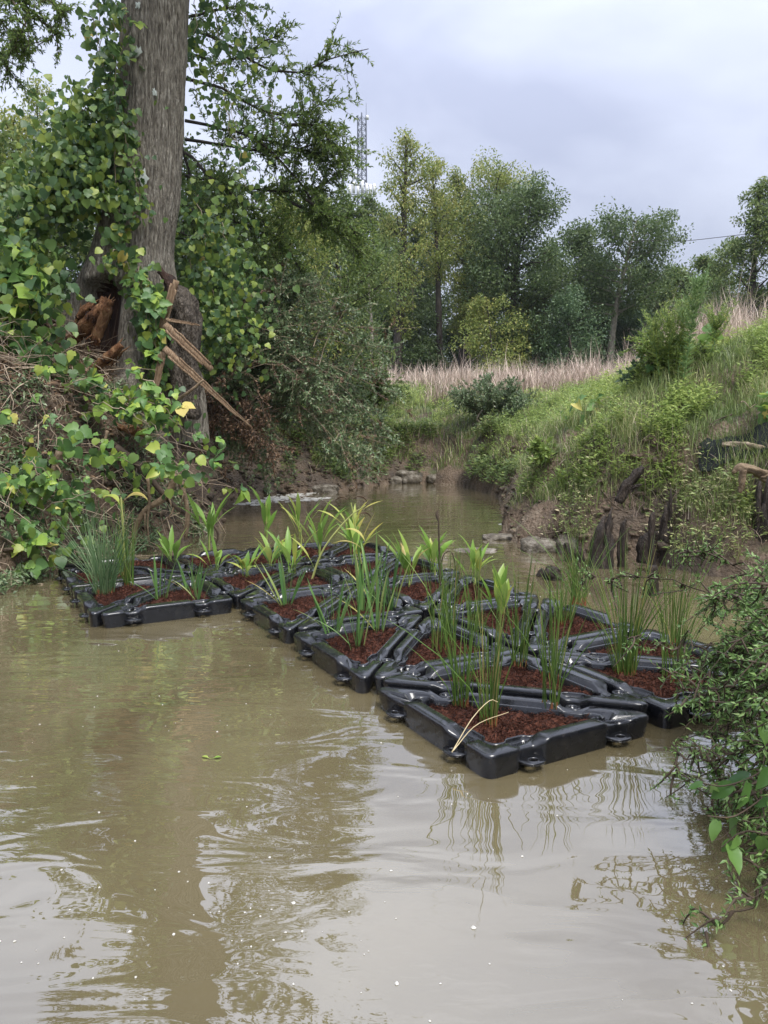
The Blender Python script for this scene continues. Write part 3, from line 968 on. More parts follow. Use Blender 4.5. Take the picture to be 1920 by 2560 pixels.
RUSHL = [
 (-2.34, 6.30, 'largest pale green rush clump spreading wide at the left end of the raft', 110, .66, .08, .32, 'rushpale'),
 (-2.20, 6.52, 'dark upright rush clump just right of the largest pale clump', 44, .62, .04, .09, 'rushgreen'),
 (-2.66, 6.95, 'pale rush clump behind the largest one, nearest the left bank', 40, .55, .06, .26, 'rushpale'),
 (-2.42, 7.02, 'short rush clump behind the dark upright one at the left end', 36, .48, .05, .12, 'rushpale'),
]
for i, r_ in enumerate(RUSHL):
    rush(r_[0], r_[1], r_[2], r_[3], r_[4], r_[5], r_[6], r_[7], seed=40 + i)

def iris(x, y, label, n=9, h=.46, az=None, fan=.5, seed=0, w=.026):
    g = np.random.default_rng(seed + 300)
    t = empty('iris_clump', (x, y, .085), label, 'iris', 'iris clumps planted in the raft')
    for i in range(n):
        mb = MB()
        f = (i / (n - 1) - .5) * 2 if n > 1 else 0
        ax = f * fan + g.normal(0, .08)
        base = np.array([f * .035 + g.normal(0, .008), g.normal(0, .018), 0])
        a = g.normal(0, .5) + (0 if ax > 0 else math.pi)
        L = h * g.uniform(.7, 1.08) * (1 - .15 * abs(f))
        ribbon(mb, base, a, abs(ax) * .8, L, w * g.uniform(.8, 1.15), bend=g.uniform(0, .22), tint=.5, fold=.10)
        mb.build('leaf', M['iris'], t)
    if n > 5:
        mb = MB()
        ribbon(mb, (-.03, .0, 0), math.pi + g.normal(0, .4), .7, h * .7, w * .7, bend=.5)
        mb.build('leaf', M['yellow' if seed % 3 == 0 else 'iris'], t)

IRIS = [
 (-0.75, 5.79, 'iris fan standing alone in the planter at the inner bend', 11, .52, .55),
 (-0.34, 5.08, 'grey-green iris fan in the nearest iris planter, left of its neighbour', 11, .47, .5),
 (-0.17, 4.76, 'iris fan closest to the camera at the front rim of the nearest iris planter', 8, .44, .33),
 (-0.03, 5.15, 'slender iris fan standing at the back rim of the nearest iris planter', 8, .52, .25),
 (-0.16, 5.62, 'tall iris fan at the left of the dense mid-raft row', 12, .60, .32),
 (0.05, 5.72, 'tallest iris fan at the right of the dense mid-raft row', 13, .58, .35),
 (-0.06, 5.92, 'iris fan at the back of the dense mid-raft row', 10, .58, .3),
 (-1.78, 6.02, 'narrow iris fan on the left arm beside the pale rushes', 6, .42, .22),
 (-1.50, 6.08, 'iris fan with a splayed leaf at the right end of the left arm', 6, .36, .5),
 (-1.62, 6.30, 'short iris fan behind the splayed one on the left arm', 7, .36, .35),
]
for i, r_ in enumerate(IRIS):
    iris(r_[0], r_[1], r_[2], r_[3], r_[4], None, r_[5], seed=i)

def arrow(x, y, label, n=6, h=.34, w=.055, seed=0, stalk=0.0, yellow=0, splay=.55):
    g = np.random.default_rng(seed + 600)
    t = empty('arrow_plant', (x, y, .085), label, 'water plant', 'broad-leaved water plants in the raft')
    if stalk:
        mb = MB()
        pts = [(0, 0, -.02), (.005, 0, stalk * .5), (.0, .01, stalk)]
        V, F = tube(curve_pts(pts, 7), np.linspace(.011, .006, 7), 6)
        mb.add(V, F, .5)
        mb.build('stalk', M['cannastem'], t)
    n = n + 3
    w = w * .95
    h = h * 1.18
    for i in range(n):
        mb = MB()
        a = 2 * math.pi * (i / n) + g.normal(0, .45)
        z0 = 0 if not stalk else stalk * g.uniform(.1, .92)
        L = h * g.uniform(.65, 1.1)
        ribbon(mb, (g.normal(0, .02), g.normal(0, .02), z0), a, abs(g.normal(.12, .10)) + splay * .6 * (i % 3) / 2, L, w * g.uniform(.75, 1.15), bend=g.uniform(.15, splay * 1.6), shape='lance', seg=8, fold=.16, droop=g.uniform(0, .35))
        mb.build('leaf', M['yellow' if i < yellow else 'canna'], t)

ARROW = [
 (-1.89, 8.20, 'bright leafy plant by the far left edge, overlapping the creek bank', 9, .46, .06, .22, 0, .6),
 (-1.27, 6.92, 'small drooping plant at the inner bend of the raft', 7, .30, .055, 0, 0, .8),
 (-1.08, 7.30, 'plant with one yellow leaf just behind the small drooping plant', 7, .36, .06, 0, 1, .7),
 (-1.33, 8.60, 'tallest upright spear-leaved plant at the far edge of the raft', 7, .34, .07, .52, 0, .3),
 (-0.86, 7.05, 'leafy plant left of the leaning yellow stem', 8, .42, .06, 0, 0, .55),
 (-0.66, 7.75, 'bushy bright plant behind the leaning yellow stem', 9, .42, .055, .25, 0, .55),
 (-0.89, 8.12, 'spiky bright plant at the far edge, reaching above the raft skyline', 9, .44, .05, .30, 0, .4),
 (-0.28, 7.40, 'pale plant behind the tall iris row', 8, .40, .06, .12, 1, .6),
 (0.22, 6.60, 'yellow-green plant in the central planter left of the dead stalk', 8, .42, .065, .05, 2, .5),
 (0.47, 7.02, 'broad bright plant beside the dark dead stalk', 10, .40, .075, .08, 0, .6),
 (0.80, 6.66, 'bright leafy clump on the rear edge left of the bare mulch bed', 11, .38, .06, .06, 0, .6),
 (0.84, 5.45, 'pale broad-leaved plant half hidden behind the rushes', 7, .34, .075, 0, 0, .35),
 (-2.08, 7.45, 'leafy plant between the pale rushes and the left bank', 8, .36, .065, .06, 0, .7),
 (-0.33, 8.35, 'plant with drooping brown tip near the farthest raft tip', 8, .40, .055, .18, 2, .6),
 (-1.62, 7.30, 'low plant behind the small iris fans of the left arm', 6, .28, .05, 0, 0, .7),
]
for i, r_ in enumerate(ARROW):
    arrow(*r_[:6], seed=i, stalk=r_[6], yellow=r_[7], splay=r_[8])

# tall pale stalk with a torn drooping leaf, left end of the raft
t = empty('tall_stalk_plant', (-2.40, 6.98, .08), 'tall pale stalk topped by one torn drooping yellow-green leaf', 'water plant')
mb = MB(); V, F = tube(curve_pts([(0, 0, -.02), (.01, 0, .4), (.0, 0, .74)], 8), np.linspace(.013, .008, 8), 6); mb.add(V, F, .9); mb.build('stalk', M['cannastem'], t)
mb = MB(); ribbon(mb, (0, 0, .66), 0.2, .35, .30, .12, bend=2.3, shape='lance', seg=10, fold=.2); mb.build('leaf', M['yellow'], t)
mb = MB(); ribbon(mb, (0, 0, .62), 2.9, .15, .26, .10, bend=1.9, shape='lance', seg=10, fold=.2); mb.build('leaf', M['canna'], t)
mb = MB(); ribbon(mb, (-.03, 0, .0), 2.6, .05, .38, .075, bend=.05, shape='lance', seg=8, fold=.2); mb.build('leaf', M['canna'], t)
# leaning yellowing stem mid-raft
t = empty('leaning_stem_plant', (-0.66, 6.75, .08), 'leaning yellow stem with a hanging yellow leaf above the mid-raft planters', 'water plant')
mb = MB(); V, F = tube(curve_pts([(0, 0, -.02), (.12, -.02, .30), (.34, -.03, .58), (.50, -.05, .70)], 12), np.linspace(.012, .004, 12), 6); mb.add(V, F, .95); mb.build('stalk', M['cannastem'], t)
for b_, a_, ti, L_, w_, bd, mt in (((.22, -.03, .44), -.3, .9, .34, .075, 1.9, 'yellow'), ((.30, -.03, .53), 2.6, 1.0, .32, .045, .5, 'canna'), ((.42, -.04, .63), .1, 1.0, .26, .05, .3, 'yellow'), ((.12, -.02, .3), .2, .9, .40, .06, 1.6, 'yellow'), ((.05, 0, .1), 2.9, .4, .4, .05, .6, 'canna')):
    mb = MB(); ribbon(mb, b_, a_, ti, L_, w_, bend=bd, shape='lance', seg=9, fold=.15); mb.build('leaf', M[mt], t)
# dead dark stalk
t = empty('dead_stalk', (0.50, 6.72, .08), 'dark brown dead stalk standing among bright leaves on the raft', 'dead stalk')
mb = MB(); V, F = tube(curve_pts([(0, 0, -.02), (-.01, 0, .3), (-.02, 0, .58)], 8), np.linspace(.012, .006, 8), 6); mb.add(V, F, .3); mb.build('stem', M['twig_dark'], t); mb = MB(); V, F = tube(curve_pts([(-.02, 0, .56), (-.035, 0, .62), (-.02, 0, .66)], 5), [.007, .014, .012, .008, .003], 6); mb.add(V, F, .3)
mb.build('seed_head', M['twig_dark'], t)
mb = MB(); V, F = tube(curve_pts([(0, 0, .12), (.03, 0, .26), (.10, 0, .28), (.13, 0, .16), (.13, 0, .08)], 12), np.linspace(.006, .003, 12), 5); mb.add(V, F, .3); mb.build('hooked_leaf', M['twig_dark'], t)
# curled dead leaf head on a stalk at the back
t = empty('withered_stalk', (-0.23, 7.62, .08), 'withered stalk with curled brown leaves hanging at the raft rear', 'dead stalk')
mb = MB(); V, F = tube(curve_pts([(0, 0, 0), (-.04, 0, .3), (-.10, .02, .62)], 8), np.linspace(.010, .005, 8), 6); mb.add(V, F, .6); mb.build('stem', M['cannastem'], t)
for b_, a_, bd in (((-.10, .02, .62), 0, 2.6), ((-.09, .02, .6), 3, 2.2), ((-.06, 0, .45), .3, 2.4)):
    mb = MB(); ribbon(mb, b_, a_, .5, .22, .035, bend=bd, shape='lance', seg=8, fold=.4, tint=.2); mb.build('leaf', M['dead_leaf'], t)
# straws lying over the nearest planter
t = empty('dry_straw', (0.36, 3.30, .10), 'two crossed pale straws lying over the rim of the nearest planter', 'straw')
mb = MB(); V, F = tube(curve_pts([(-.06, -.06, -.02), (.04, .06, .085), (.13, .14, .14), (.17, .15, .13)], 10), np.linspace(.0028, .0018, 10), 5); mb.add(V, F); mb.build('stalk', M['straw'], t)
mb = MB(); V, F = tube(curve_pts([(-.055, -.062, -.012), (.06, .05, .06), (.22, .14, .085)], 10), np.linspace(.0025, .0015, 10), 5); mb.add(V, F); mb.build('stalk', M['straw'], t)
# ------------------------------------------------------------------ the big trunk on the left bank
TX = np.array([(1.2, -3.62, 10.65, 1.0), (2.0, -3.58, 10.62, .92), (2.5, -3.55, 10.6, .82), (3.1, -3.48, 10.6, .70), (3.7, -3.36, 10.6, .54), (4.4, -3.18, 10.6, .47), (5.2, -3.08, 10.6, .43), (6.86, -2.93, 10.6, .42), (9, -2.78, 10.65, .39), (12, -2.6, 10.7, .32), (15.5, -2.4, 10.7, .16)])
TZ = np.concatenate([np.arange(1.2, 7.2, .045), np.arange(7.2, 15.5, .3)])
NA = 230
ang = np.arange(NA) / NA * 2 * np.pi
cxs, cys, rrs = (np.interp(TZ, TX[:, 0], TX[:, i]) for i in (1, 2, 3))
AA, ZZ = np.meshgrid(ang, TZ)
ring = rrs[:, None] * np.ones(NA)
flare = np.clip((3.6 - ZZ) / 1.8, 0, 1)
ring = ring * (1 + .16 * flare * np.sin(AA * 5 + .6 * ZZ) + .07 * flare * np.sin(AA * 9 + 1.3))
warp = AA * 27 + 2.2 * fbm(AA * 3, ZZ * 1.3, 3, 21)
ridge = np.abs(np.sin(warp + .9 * fbm(AA * 4, ZZ * 2.2, 3, 4)))
plates = fbm(AA * 14, ZZ * 3.2, 4, 8)
ring = ring - .026 * (1 - ridge) ** 2 * (1 + 1.2 * fbm(AA * 8, ZZ * 4, 2, 17)) + .020 * plates + .02 * fbm(AA * 3, ZZ * .8, 2, 33)
# hollow at the foot, opening toward the creek
cav = np.exp(-(((AA - R(252)) / .62) ** 2) * 1.3) * smooth01((ZZ - 1.9) / .3) * smooth01((3.42 - ZZ + .25 * fbm(AA * 4, ZZ * 2, 2, 2)) / .3)
ring = ring * (1 - .62 * smooth01(cav * 1.5)) + .05 * cav * fbm(AA * 9, ZZ * 6, 3, 12)
X_ = cxs[:, None] + np.cos(AA) * ring
Y_ = cys[:, None] + np.sin(AA) * ring * .92
big = empty('hollow_tree', (-3.55, 10.6, 1.8), 'huge grey-barked tree with a rotten hollow base on the left bank', 'tree')
BL = np.array([-3.55, 10.6, 1.8])
Vt = np.stack([X_, Y_, ZZ], -1).reshape(-1, 3) - BL
nz = len(TZ)
i_ = np.arange(NA); j_ = (i_ + 1) % NA
Ft = np.concatenate([np.stack([r * NA + i_, r * NA + j_, (r + 1) * NA + j_, (r + 1) * NA + i_], 1) for r in range(nz - 1)])
incav = (cav.reshape(-1)[Ft].mean(1) > .42)
me = mesh_np('trunk', Vt, [Ft])
me.materials.append(M['bark']); me.materials.append(M['rot_dark'])
me.polygons.foreach_set('material_index', incav.astype(np.int32))
trunk_o = link('trunk', me, None, big)
# swollen root shoulder on the right
def lumpy(mb, path, rad, sides, seed, amp=.12, fx=3.0, tint=.5, cap=True):
    V, F = tube(path, rad, sides)
    n = len(path)
    V = V.reshape(n, sides, 3)
    c = np.asarray(path)[:, None, :]
    a = np.arange(sides) / sides * 2 * np.pi
    k = np.linspace(0, 1, n)[:, None]
    d = 1 + amp * 2 * (fbm(np.cos(a)[None] * 1.2 * fx + np.sin(a)[None] * .9 + seed, k * n * .25 + np.sin(a)[None] * fx, 3, seed))
    V = c + (V - c) * d[..., None]
    mb.add(V.reshape(-1, 3), F, tint)
    if cap:
        s0 = mb.n - n * sides
        mb.add([path[0], path[-1]], np.zeros((0, 3)), tint)
        b = mb.n - 2
        t0 = [(b, s0 + (j + 1) % sides, s0 + j) for j in range(sides)]
        t1 = [(b + 1, s0 + (n - 1) * sides + j, s0 + (n - 1) * sides + (j + 1) % sides) for j in range(sides)]
        mb.f.append(np.array(t0 + t1))
mb = MB()
pth = curve_pts(np.array([(-2.73, 10.2, 1.55), (-2.67, 10.2, 2.03), (-2.66, 10.2, 2.57), (-2.68, 10.2, 2.98), (-2.73, 10.2, 3.24)]) - BL, 26)
lumpy(mb, pth, .24 * np.sqrt(np.clip(1 - np.linspace(0, 1, 26) ** 6, .05, 1)), 32, 3, amp=.34, fx=4.0)
mb.build('root_shoulder', M['bark_old'], big)
mb = MB()
pth = curve_pts(np.array([(-2.67, 10.1, 3.08), (-2.71, 10.1, 3.2), (-2.77, 10.1, 3.31), (-2.86, 10.1, 3.4)]) - BL, 10)
lumpy(mb, pth, np.linspace(.09, .05, 10), 14, 5, amp=.5, tint=.2)
mb.build('torn_collar', M['rot_dark'], trunk_o)
# limbs and crown, above the frame but mirrored in the water
def limb(mb, p0, d, L, r, g, up=.15, n=7, sides=6):
    P = [np.array(p0, float)]
    d = unit(np.array(d, float))
    for i in range(n - 1):
        d = unit(d + g.normal(0, .13, 3) + np.array([0, 0, up * .12]))
        P.append(P[-1] + d * L / (n - 1))
    P = np.array(P)
    V, F = tube(P, np.linspace(r, r * .25, n), sides)
    mb.add(V, F, .5)
    return P
g = np.random.default_rng(5)
mb = MB(); lf = MB()
for k in range(15):
    z0 = 7.6 + k * .5
    a = k * 2.4
    c = np.array([np.interp(z0, TX[:, 0], TX[:, 1]), np.interp(z0, TX[:, 0], TX[:, 2]), z0]) - BL
    P = limb(mb, c, (math.cos(a), math.sin(a), .35), g.uniform(1.8, 3.3), .10, g)
    for q in P[2:]:
        N = 130
        pos = q + g.normal(0, .42, (N, 3))
        leaves(lf, LEAF_DIAMOND, pos, rnd_dirs(N, g) + np.array([0, 0, -.4]), rnd_dirs(N, g) + np.array([0, 0, 1.2]), g.uniform(.12, .20, N), g.uniform(.06, .10, N), g.uniform(0, 1, N))
mb.build('limbs', M['bark_dark'], big)
lf.build('crown', M['mixed'], big, kind='stuff', smooth=False)
# lichen spots on the bark
for k, (u_, z_, s_) in enumerate(((262, 6.05, .055), (285, 4.55, .06), (268, 4.05, .04), (258, 6.6, .03), (292, 5.6, .028))):
    a = R(u_)
    c = np.array([np.interp(z_, TZ, cxs) + math.cos(a) * np.interp(z_, TZ, rrs) * 1.0, np.interp(z_, TZ, cys) + math.sin(a) * np.interp(z_, TZ, rrs) * .95, z_]) - BL
    nrm = np.array([math.cos(a), math.sin(a), 0]); tx = np.array([-math.sin(a), math.cos(a), 0])
    th = np.arange(14) / 14 * 2 * np.pi
    rr = s_ * (1 + .25 * g.normal(size=14))
    O = c + nrm * .004 + np.cos(th)[:, None] * rr[:, None] * tx + np.sin(th)[:, None] * (rr * 1.4)[:, None] * np.array([0, 0, 1])
    Vl = np.vstack([O, c + nrm * .022])
    mb = MB(); mb.add(Vl, np.array([(j, (j + 1) % 14, 14) for j in range(14)]))
    mb.build('lichen', M['lichen'], trunk_o)

# long splinters torn from the trunk
def splinter(path, w, th, label, name='wood_splinter', n=14, seed=0, taper=.55):
    g = np.random.default_rng(seed)
    P = np.array(path, float)
    P = curve_pts(P, n)
    P = P + np.concatenate([[np.zeros(3)], g.normal(0, .0025, (n - 1, 3))])
    o = empty(name, tuple(P[0]), label, 'splinter', 'splinters torn from the big tree')
    T = unit(P[-1] - P[0]); s = unit(np.cross(T, (0, -1, .3))); u = np.cross(s, T)
    for kk, (off, ww, l0, l1) in enumerate(((0, 1.0, 0, 1.0), (.55, .35, .08, .86), (-.5, .3, .2, .95))):
        mb = MB()
        i0, i1 = int(l0 * (n - 1)), max(int(l1 * (n - 1)), 3)
        rows = []
        for i in range(i0, i1 + 1):
            f = i / (n - 1)
            wd = w * ww * (1 - taper * f) * (1 + g.normal(0, .08)); tk = th * (1 - .4 * f) * (.8 if kk else 1) * (1 + g.normal(0, .1))
            c = P[i] - P[0] + s * off * w * (1 - taper * f) + u * (.25 * th if kk else 0)
            rows += [c - s * wd / 2 - u * tk / 2, c + s * wd / 2 - u * tk * .35, c + s * wd * .4 + u * tk / 2, c - s * wd * .45 + u * tk * .4]
        rows = np.array(rows); m_ = len(rows) // 4
        F = [(4 * i + j, 4 * i + (j + 1) % 4, 4 * i + 4 + (j + 1) % 4, 4 * i + 4 + j) for i in range(m_ - 1) for j in range(4)]
        F += [(3, 2, 1, 0), (4 * m_ - 4, 4 * m_ - 3, 4 * m_ - 2, 4 * m_ - 1)]
        mb.add(rows, np.array(F)); mb.build('slat' if kk == 0 else 'sliver', M['split'], o, smooth=False)
splinter([(-2.56, 9.75, 3.22), (-2.78, 9.75, 2.53)], .075, .045, 'upright split plank of wood against the right side of the trunk', seed=1, taper=.1)
splinter([(-2.66, 9.6, 2.73), (-2.25, 9.6, 2.66)], .036, .02, 'short level splinter pointing right from the torn trunk', seed=2)
splinter([(-2.65, 9.5, 2.66), (-2.09, 9.5, 2.12)], .09, .035, 'thick splinter slanting down right, upper of the two long ones', seed=3, taper=.2)
splinter([(-2.61, 9.3, 2.36), (-1.6, 9.3, 1.43)], .085, .035, 'longest splinter slanting down right toward the water', seed=4, taper=.75)
splinter([(-2.71, 9.6, 2.34), (-2.76, 9.6, 2.12), (-2.83, 9.6, 1.84)], .07, .04, 'short upright splinter at the foot of the trunk', seed=5, taper=.2)

# orange rotten chunks in the hollow
def chunk(path, rad, label, seed, mat='rot', squash=.6):
    g = np.random.default_rng(seed)
    P = curve_pts(np.array(path, float), 12)
    o = empty('rotten_wood_chunk', tuple(P[0]), label, 'rotten wood', 'rotten wood in the hollow')
    mb = MB()
    V, F = tube(P - P[0], np.interp(np.linspace(0, 1, 12), np.linspace(0, 1, len(rad)), rad), 16, squash=squash)
    V = V.reshape(12, 16, 3); c = (P - P[0])[:, None]
    a = np.arange(16)
    V = c + (V - c) * (1 + .35 * (g.random((1, 16)) - .5) + .25 * (g.random((12, 16)) - .5))[..., None]
    mb.add(V.reshape(-1, 3), F, np.repeat(g.uniform(.2, .8, 12), 16))
    s0 = 0
    mb.add([(0, 0, 0), P[-1] - P[0]], np.zeros((0, 3)), .7)
    mb.f.append(np.array([(192, (j + 1) % 16, j) for j in range(16)] + [(193, 176 + j, 176 + (j + 1) % 16) for j in range(16)]))
    mb.build('wood_block', M[mat], o, smooth=False)
    # torn fibres on it
    fb = MB()
    for k in range(26):
        i = g.integers(1, 10); p = P[i] - P[0] + g.normal(0, .04, 3)
        d = unit(P[min(i + 1, 11)] - P[i - 1]) * g.choice([-1, 1]) + g.normal(0, .25, 3)
        q = p + unit(d) * g.uniform(.06, .2)
        Vf, Ff = tube([p, (p + q) / 2 + g.normal(0, .01, 3), q], [.014, .010, .002], 4)
        fb.add(Vf, Ff, g.uniform(.3, 1))
    fb.build('fibres', M[mat], o, kind='stuff', smooth=False)
chunk([(-3.91, 9.75, 2.47), (-3.74, 9.75, 2.62), (-3.58, 9.75, 2.78), (-3.44, 9.75, 2.9)], (.10, .14, .15, .10), 'bright orange rotten chunk jutting left out of the hollow', 11)
chunk([(-3.62, 9.8, 2.44), (-3.56, 9.8, 2.67), (-3.48, 9.8, 2.88), (-3.43, 9.8, 3.01)], (.08, .13, .15, .12), 'rotten chunk standing in the middle of the hollow, pale on its right side', 12)
chunk([(-3.78, 9.75, 2.75), (-3.69, 9.75, 2.85), (-3.6, 9.75, 2.92)], (.07, .10, .07), 'small dark orange lump on top of the rotten chunks', 13)
chunk([(-3.65, 9.7, 2.12), (-3.44, 9.7, 2.27), (-3.25, 9.7, 2.43)], (.06, .10, .06), 'dark brown rotten slab low in the hollow', 14)
chunk([(-3.16, 9.2, 1.44), (-3, 9.2, 1.39), (-2.85, 9.2, 1.34)], (.05, .08, .04), 'flat reddish slab of bark lying on the left bank', 15)

# ------------------------------------------------------------------ exposed roots on the left bank
ROOTS = [
 ([(-2.41, 8.75, 0.91), (-2.42, 8.75, 0.77), (-2.54, 8.75, 0.61), (-2.71, 8.75, 0.51), (-2.83, 8.75, 0.34), (-2.89, 8.75, 0.15), (-2.92, 8.75, -0.04)], .045, 'thick pale root bending down to the water at the left bank'),
 ([(-3.06, 8.8, 1.21), (-2.81, 8.8, 1), (-2.63, 8.8, 0.79), (-2.45, 8.8, 0.57), (-2.29, 8.8, 0.44)], .042, 'dark thick root slanting down right across the bank'),
 ([(-2.32, 8.7, 0.85), (-2.27, 8.7, 0.66), (-2.24, 8.7, 0.45), (-2.27, 8.7, 0.16)], .034, 'straight pale root hanging at the right end of the bank'),
 ([(-3.33, 7.9, 1.2), (-3.39, 7.9, 1.03), (-3.48, 7.9, 0.84), (-3.53, 7.9, 0.72)], .035, 'pale root hanging down the red clay on the far left'),
 ([(-2.65, 8.6, 0.88), (-2.64, 8.6, 0.62), (-2.67, 8.6, 0.36), (-2.66, 8.6, 0.15)], .018, 'thin root behind the thick bending root'),
 ([(-3.04, 8.5, 1.4), (-3.09, 8.5, 1.22), (-3.13, 8.5, 0.99)], .018, 'short thin root below the bark slab'),
 ([(-2.03, 8.6, 0.46), (-1.88, 8.6, 0.25), (-1.93, 8.6, 0.04)], .016, 'thin dark root touching the water beside the shrub'),
 ([(-2.48, 9.1, 1.71), (-2.27, 9.1, 1.85), (-2.11, 9.1, 1.98)], .022, 'bare grey branch at the right foot of the trunk'),
]
for k, (pth, r_, lab) in enumerate(ROOTS):
    P = curve_pts(np.array(pth), 16)
    o = empty('exposed_root', tuple(P[0]), lab, 'root', 'exposed roots on the left bank')
    mb = MB(); lumpy(mb, P - P[0], np.linspace(r_, r_ * .6, 16), 10, k, amp=.12)
    mb.build('root_wood', M['root' if k not in (1, 6) else 'twig_dark'], o)
    if r_ > .03:
        mb = MB()
        for s in range(3):
            i = 4 + 4 * s
            q = P[i] - P[0]
            g = np.random.default_rng(k * 9 + s)
            e_ = q + np.array([g.uniform(-.2, .2), -.05, -g.uniform(.1, .3)])
            V, F = tube(curve_pts([q, (q + e_) / 2 + g.normal(0, .03, 3), e_], 6), np.linspace(r_ * .35, .003, 6), 5); mb.add(V, F)
        mb.build('rootlets', M['root'], o, kind='stuff')

# ------------------------------------------------------------------ vine leaves (kudzu): every large leaf is its own mesh object
def kudzu_leaf(seed, lobes):
    g = np.random.default_rng(seed)
    if lobes:
        pts = [(0, 0), (-.20, -.06), (-.44, .10), (-.50, .30), (-.36, .40), (-.40, .58), (-.22, .74), (0, 1.0), (.22, .74), (.38, .60), (.34, .42), (.50, .30), (.42, .08), (.20, -.06)]
    else:
        pts = [(0, 0), (-.22, -.07), (-.44, .08), (-.52, .30), (-.47, .52), (-.30, .74), (0, 1.0), (.30, .74), (.47, .52), (.52, .30), (.44, .08), (.22, -.07)]
    n = len(pts)
    V = [(x, y, .16 * abs(x) ** 1.2 - .22 * y * y + .03 * g.normal()) for x, y in pts]
    mid = [(0, .34, -.03), (0, .68, -.12)]
    V = np.array(V + mid)
    m1, m2 = n, n + 1
    tip = int(np.argmax([p[1] for p in pts]))
    F = []
    for i in range(n):
        a, b = i, (i + 1) % n
        c = m1 if (pts[a][1] + pts[b][1]) / 2 < .55 else m2
        F.append((a, c, b))
    # bridge between the two middle points
    L_ = [i for i in range(tip) if pts[i][1] > -.1]
    for side in (range(0, tip), range(tip, n)):
        side = list(side)
        for a in side:
            b = (a + 1) % n
            ca = (pts[a][1] + pts[b][1]) / 2 < .55
            pa = (a - 1) % n
            cp = (pts[pa][1] + pts[a][1]) / 2 < .55
            if ca != cp:
                F.append((a, m2, m1) if cp and not ca else (a, m1, m2))
    F = np.array(F)
    A_ = V[F[:, 1]] - V[F[:, 0]]; B_ = V[F[:, 2]] - V[F[:, 0]]
    fl = (A_[:, 0] * B_[:, 1] - A_[:, 1] * B_[:, 0]) < 0
    F[fl] = F[fl][:, ::-1]
    me = mesh_np('leaf', V, [F])
    me.materials.append(M['kudzu'])
    return me
KL = [kudzu_leaf(1, False), kudzu_leaf(2, True), kudzu_leaf(3, True), kudzu_leaf(4, False), kudzu_leaf(5, False), kudzu_leaf(6, True)]
for vv in KL[4].vertices:        # a folded, drooping leaf
    vv.co.x *= .72; vv.co.z += .45 * abs(vv.co.x) - .30 * vv.co.y ** 2
for vv in KL[5].vertices:        # a narrow lobed one with a curled edge
    vv.co.x *= .82; vv.co.z += .25 * max(vv.co.x, 0) + .12 * vv.co.y
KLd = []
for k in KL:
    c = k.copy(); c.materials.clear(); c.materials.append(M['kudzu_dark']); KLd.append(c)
KT = []
for k in KL:
    v = np.array([x.co[:] for x in k.vertices]); f = np.array([p.vertices[:] for p in k.polygons]); KT.append((v, f))

def put_leaf(parent, origin, pos, axis, nrm, size, me):
    y = unit(axis); x = unit(np.cross(y, nrm)); z = np.cross(x, y)
    o = bpy.data.objects.new('leaf', me)
    COL.objects.link(o)
    o.parent = parent
    m = Matrix(((x[0] * size, y[0] * size, z[0] * size, pos[0] - origin[0]), (x[1] * size, y[1] * size, z[1] * size, pos[1] - origin[1]), (x[2] * size, y[2] * size, z[2] * size, pos[2] - origin[2]), (0, 0, 0, 1)))
    o.matrix_local = m
    return o

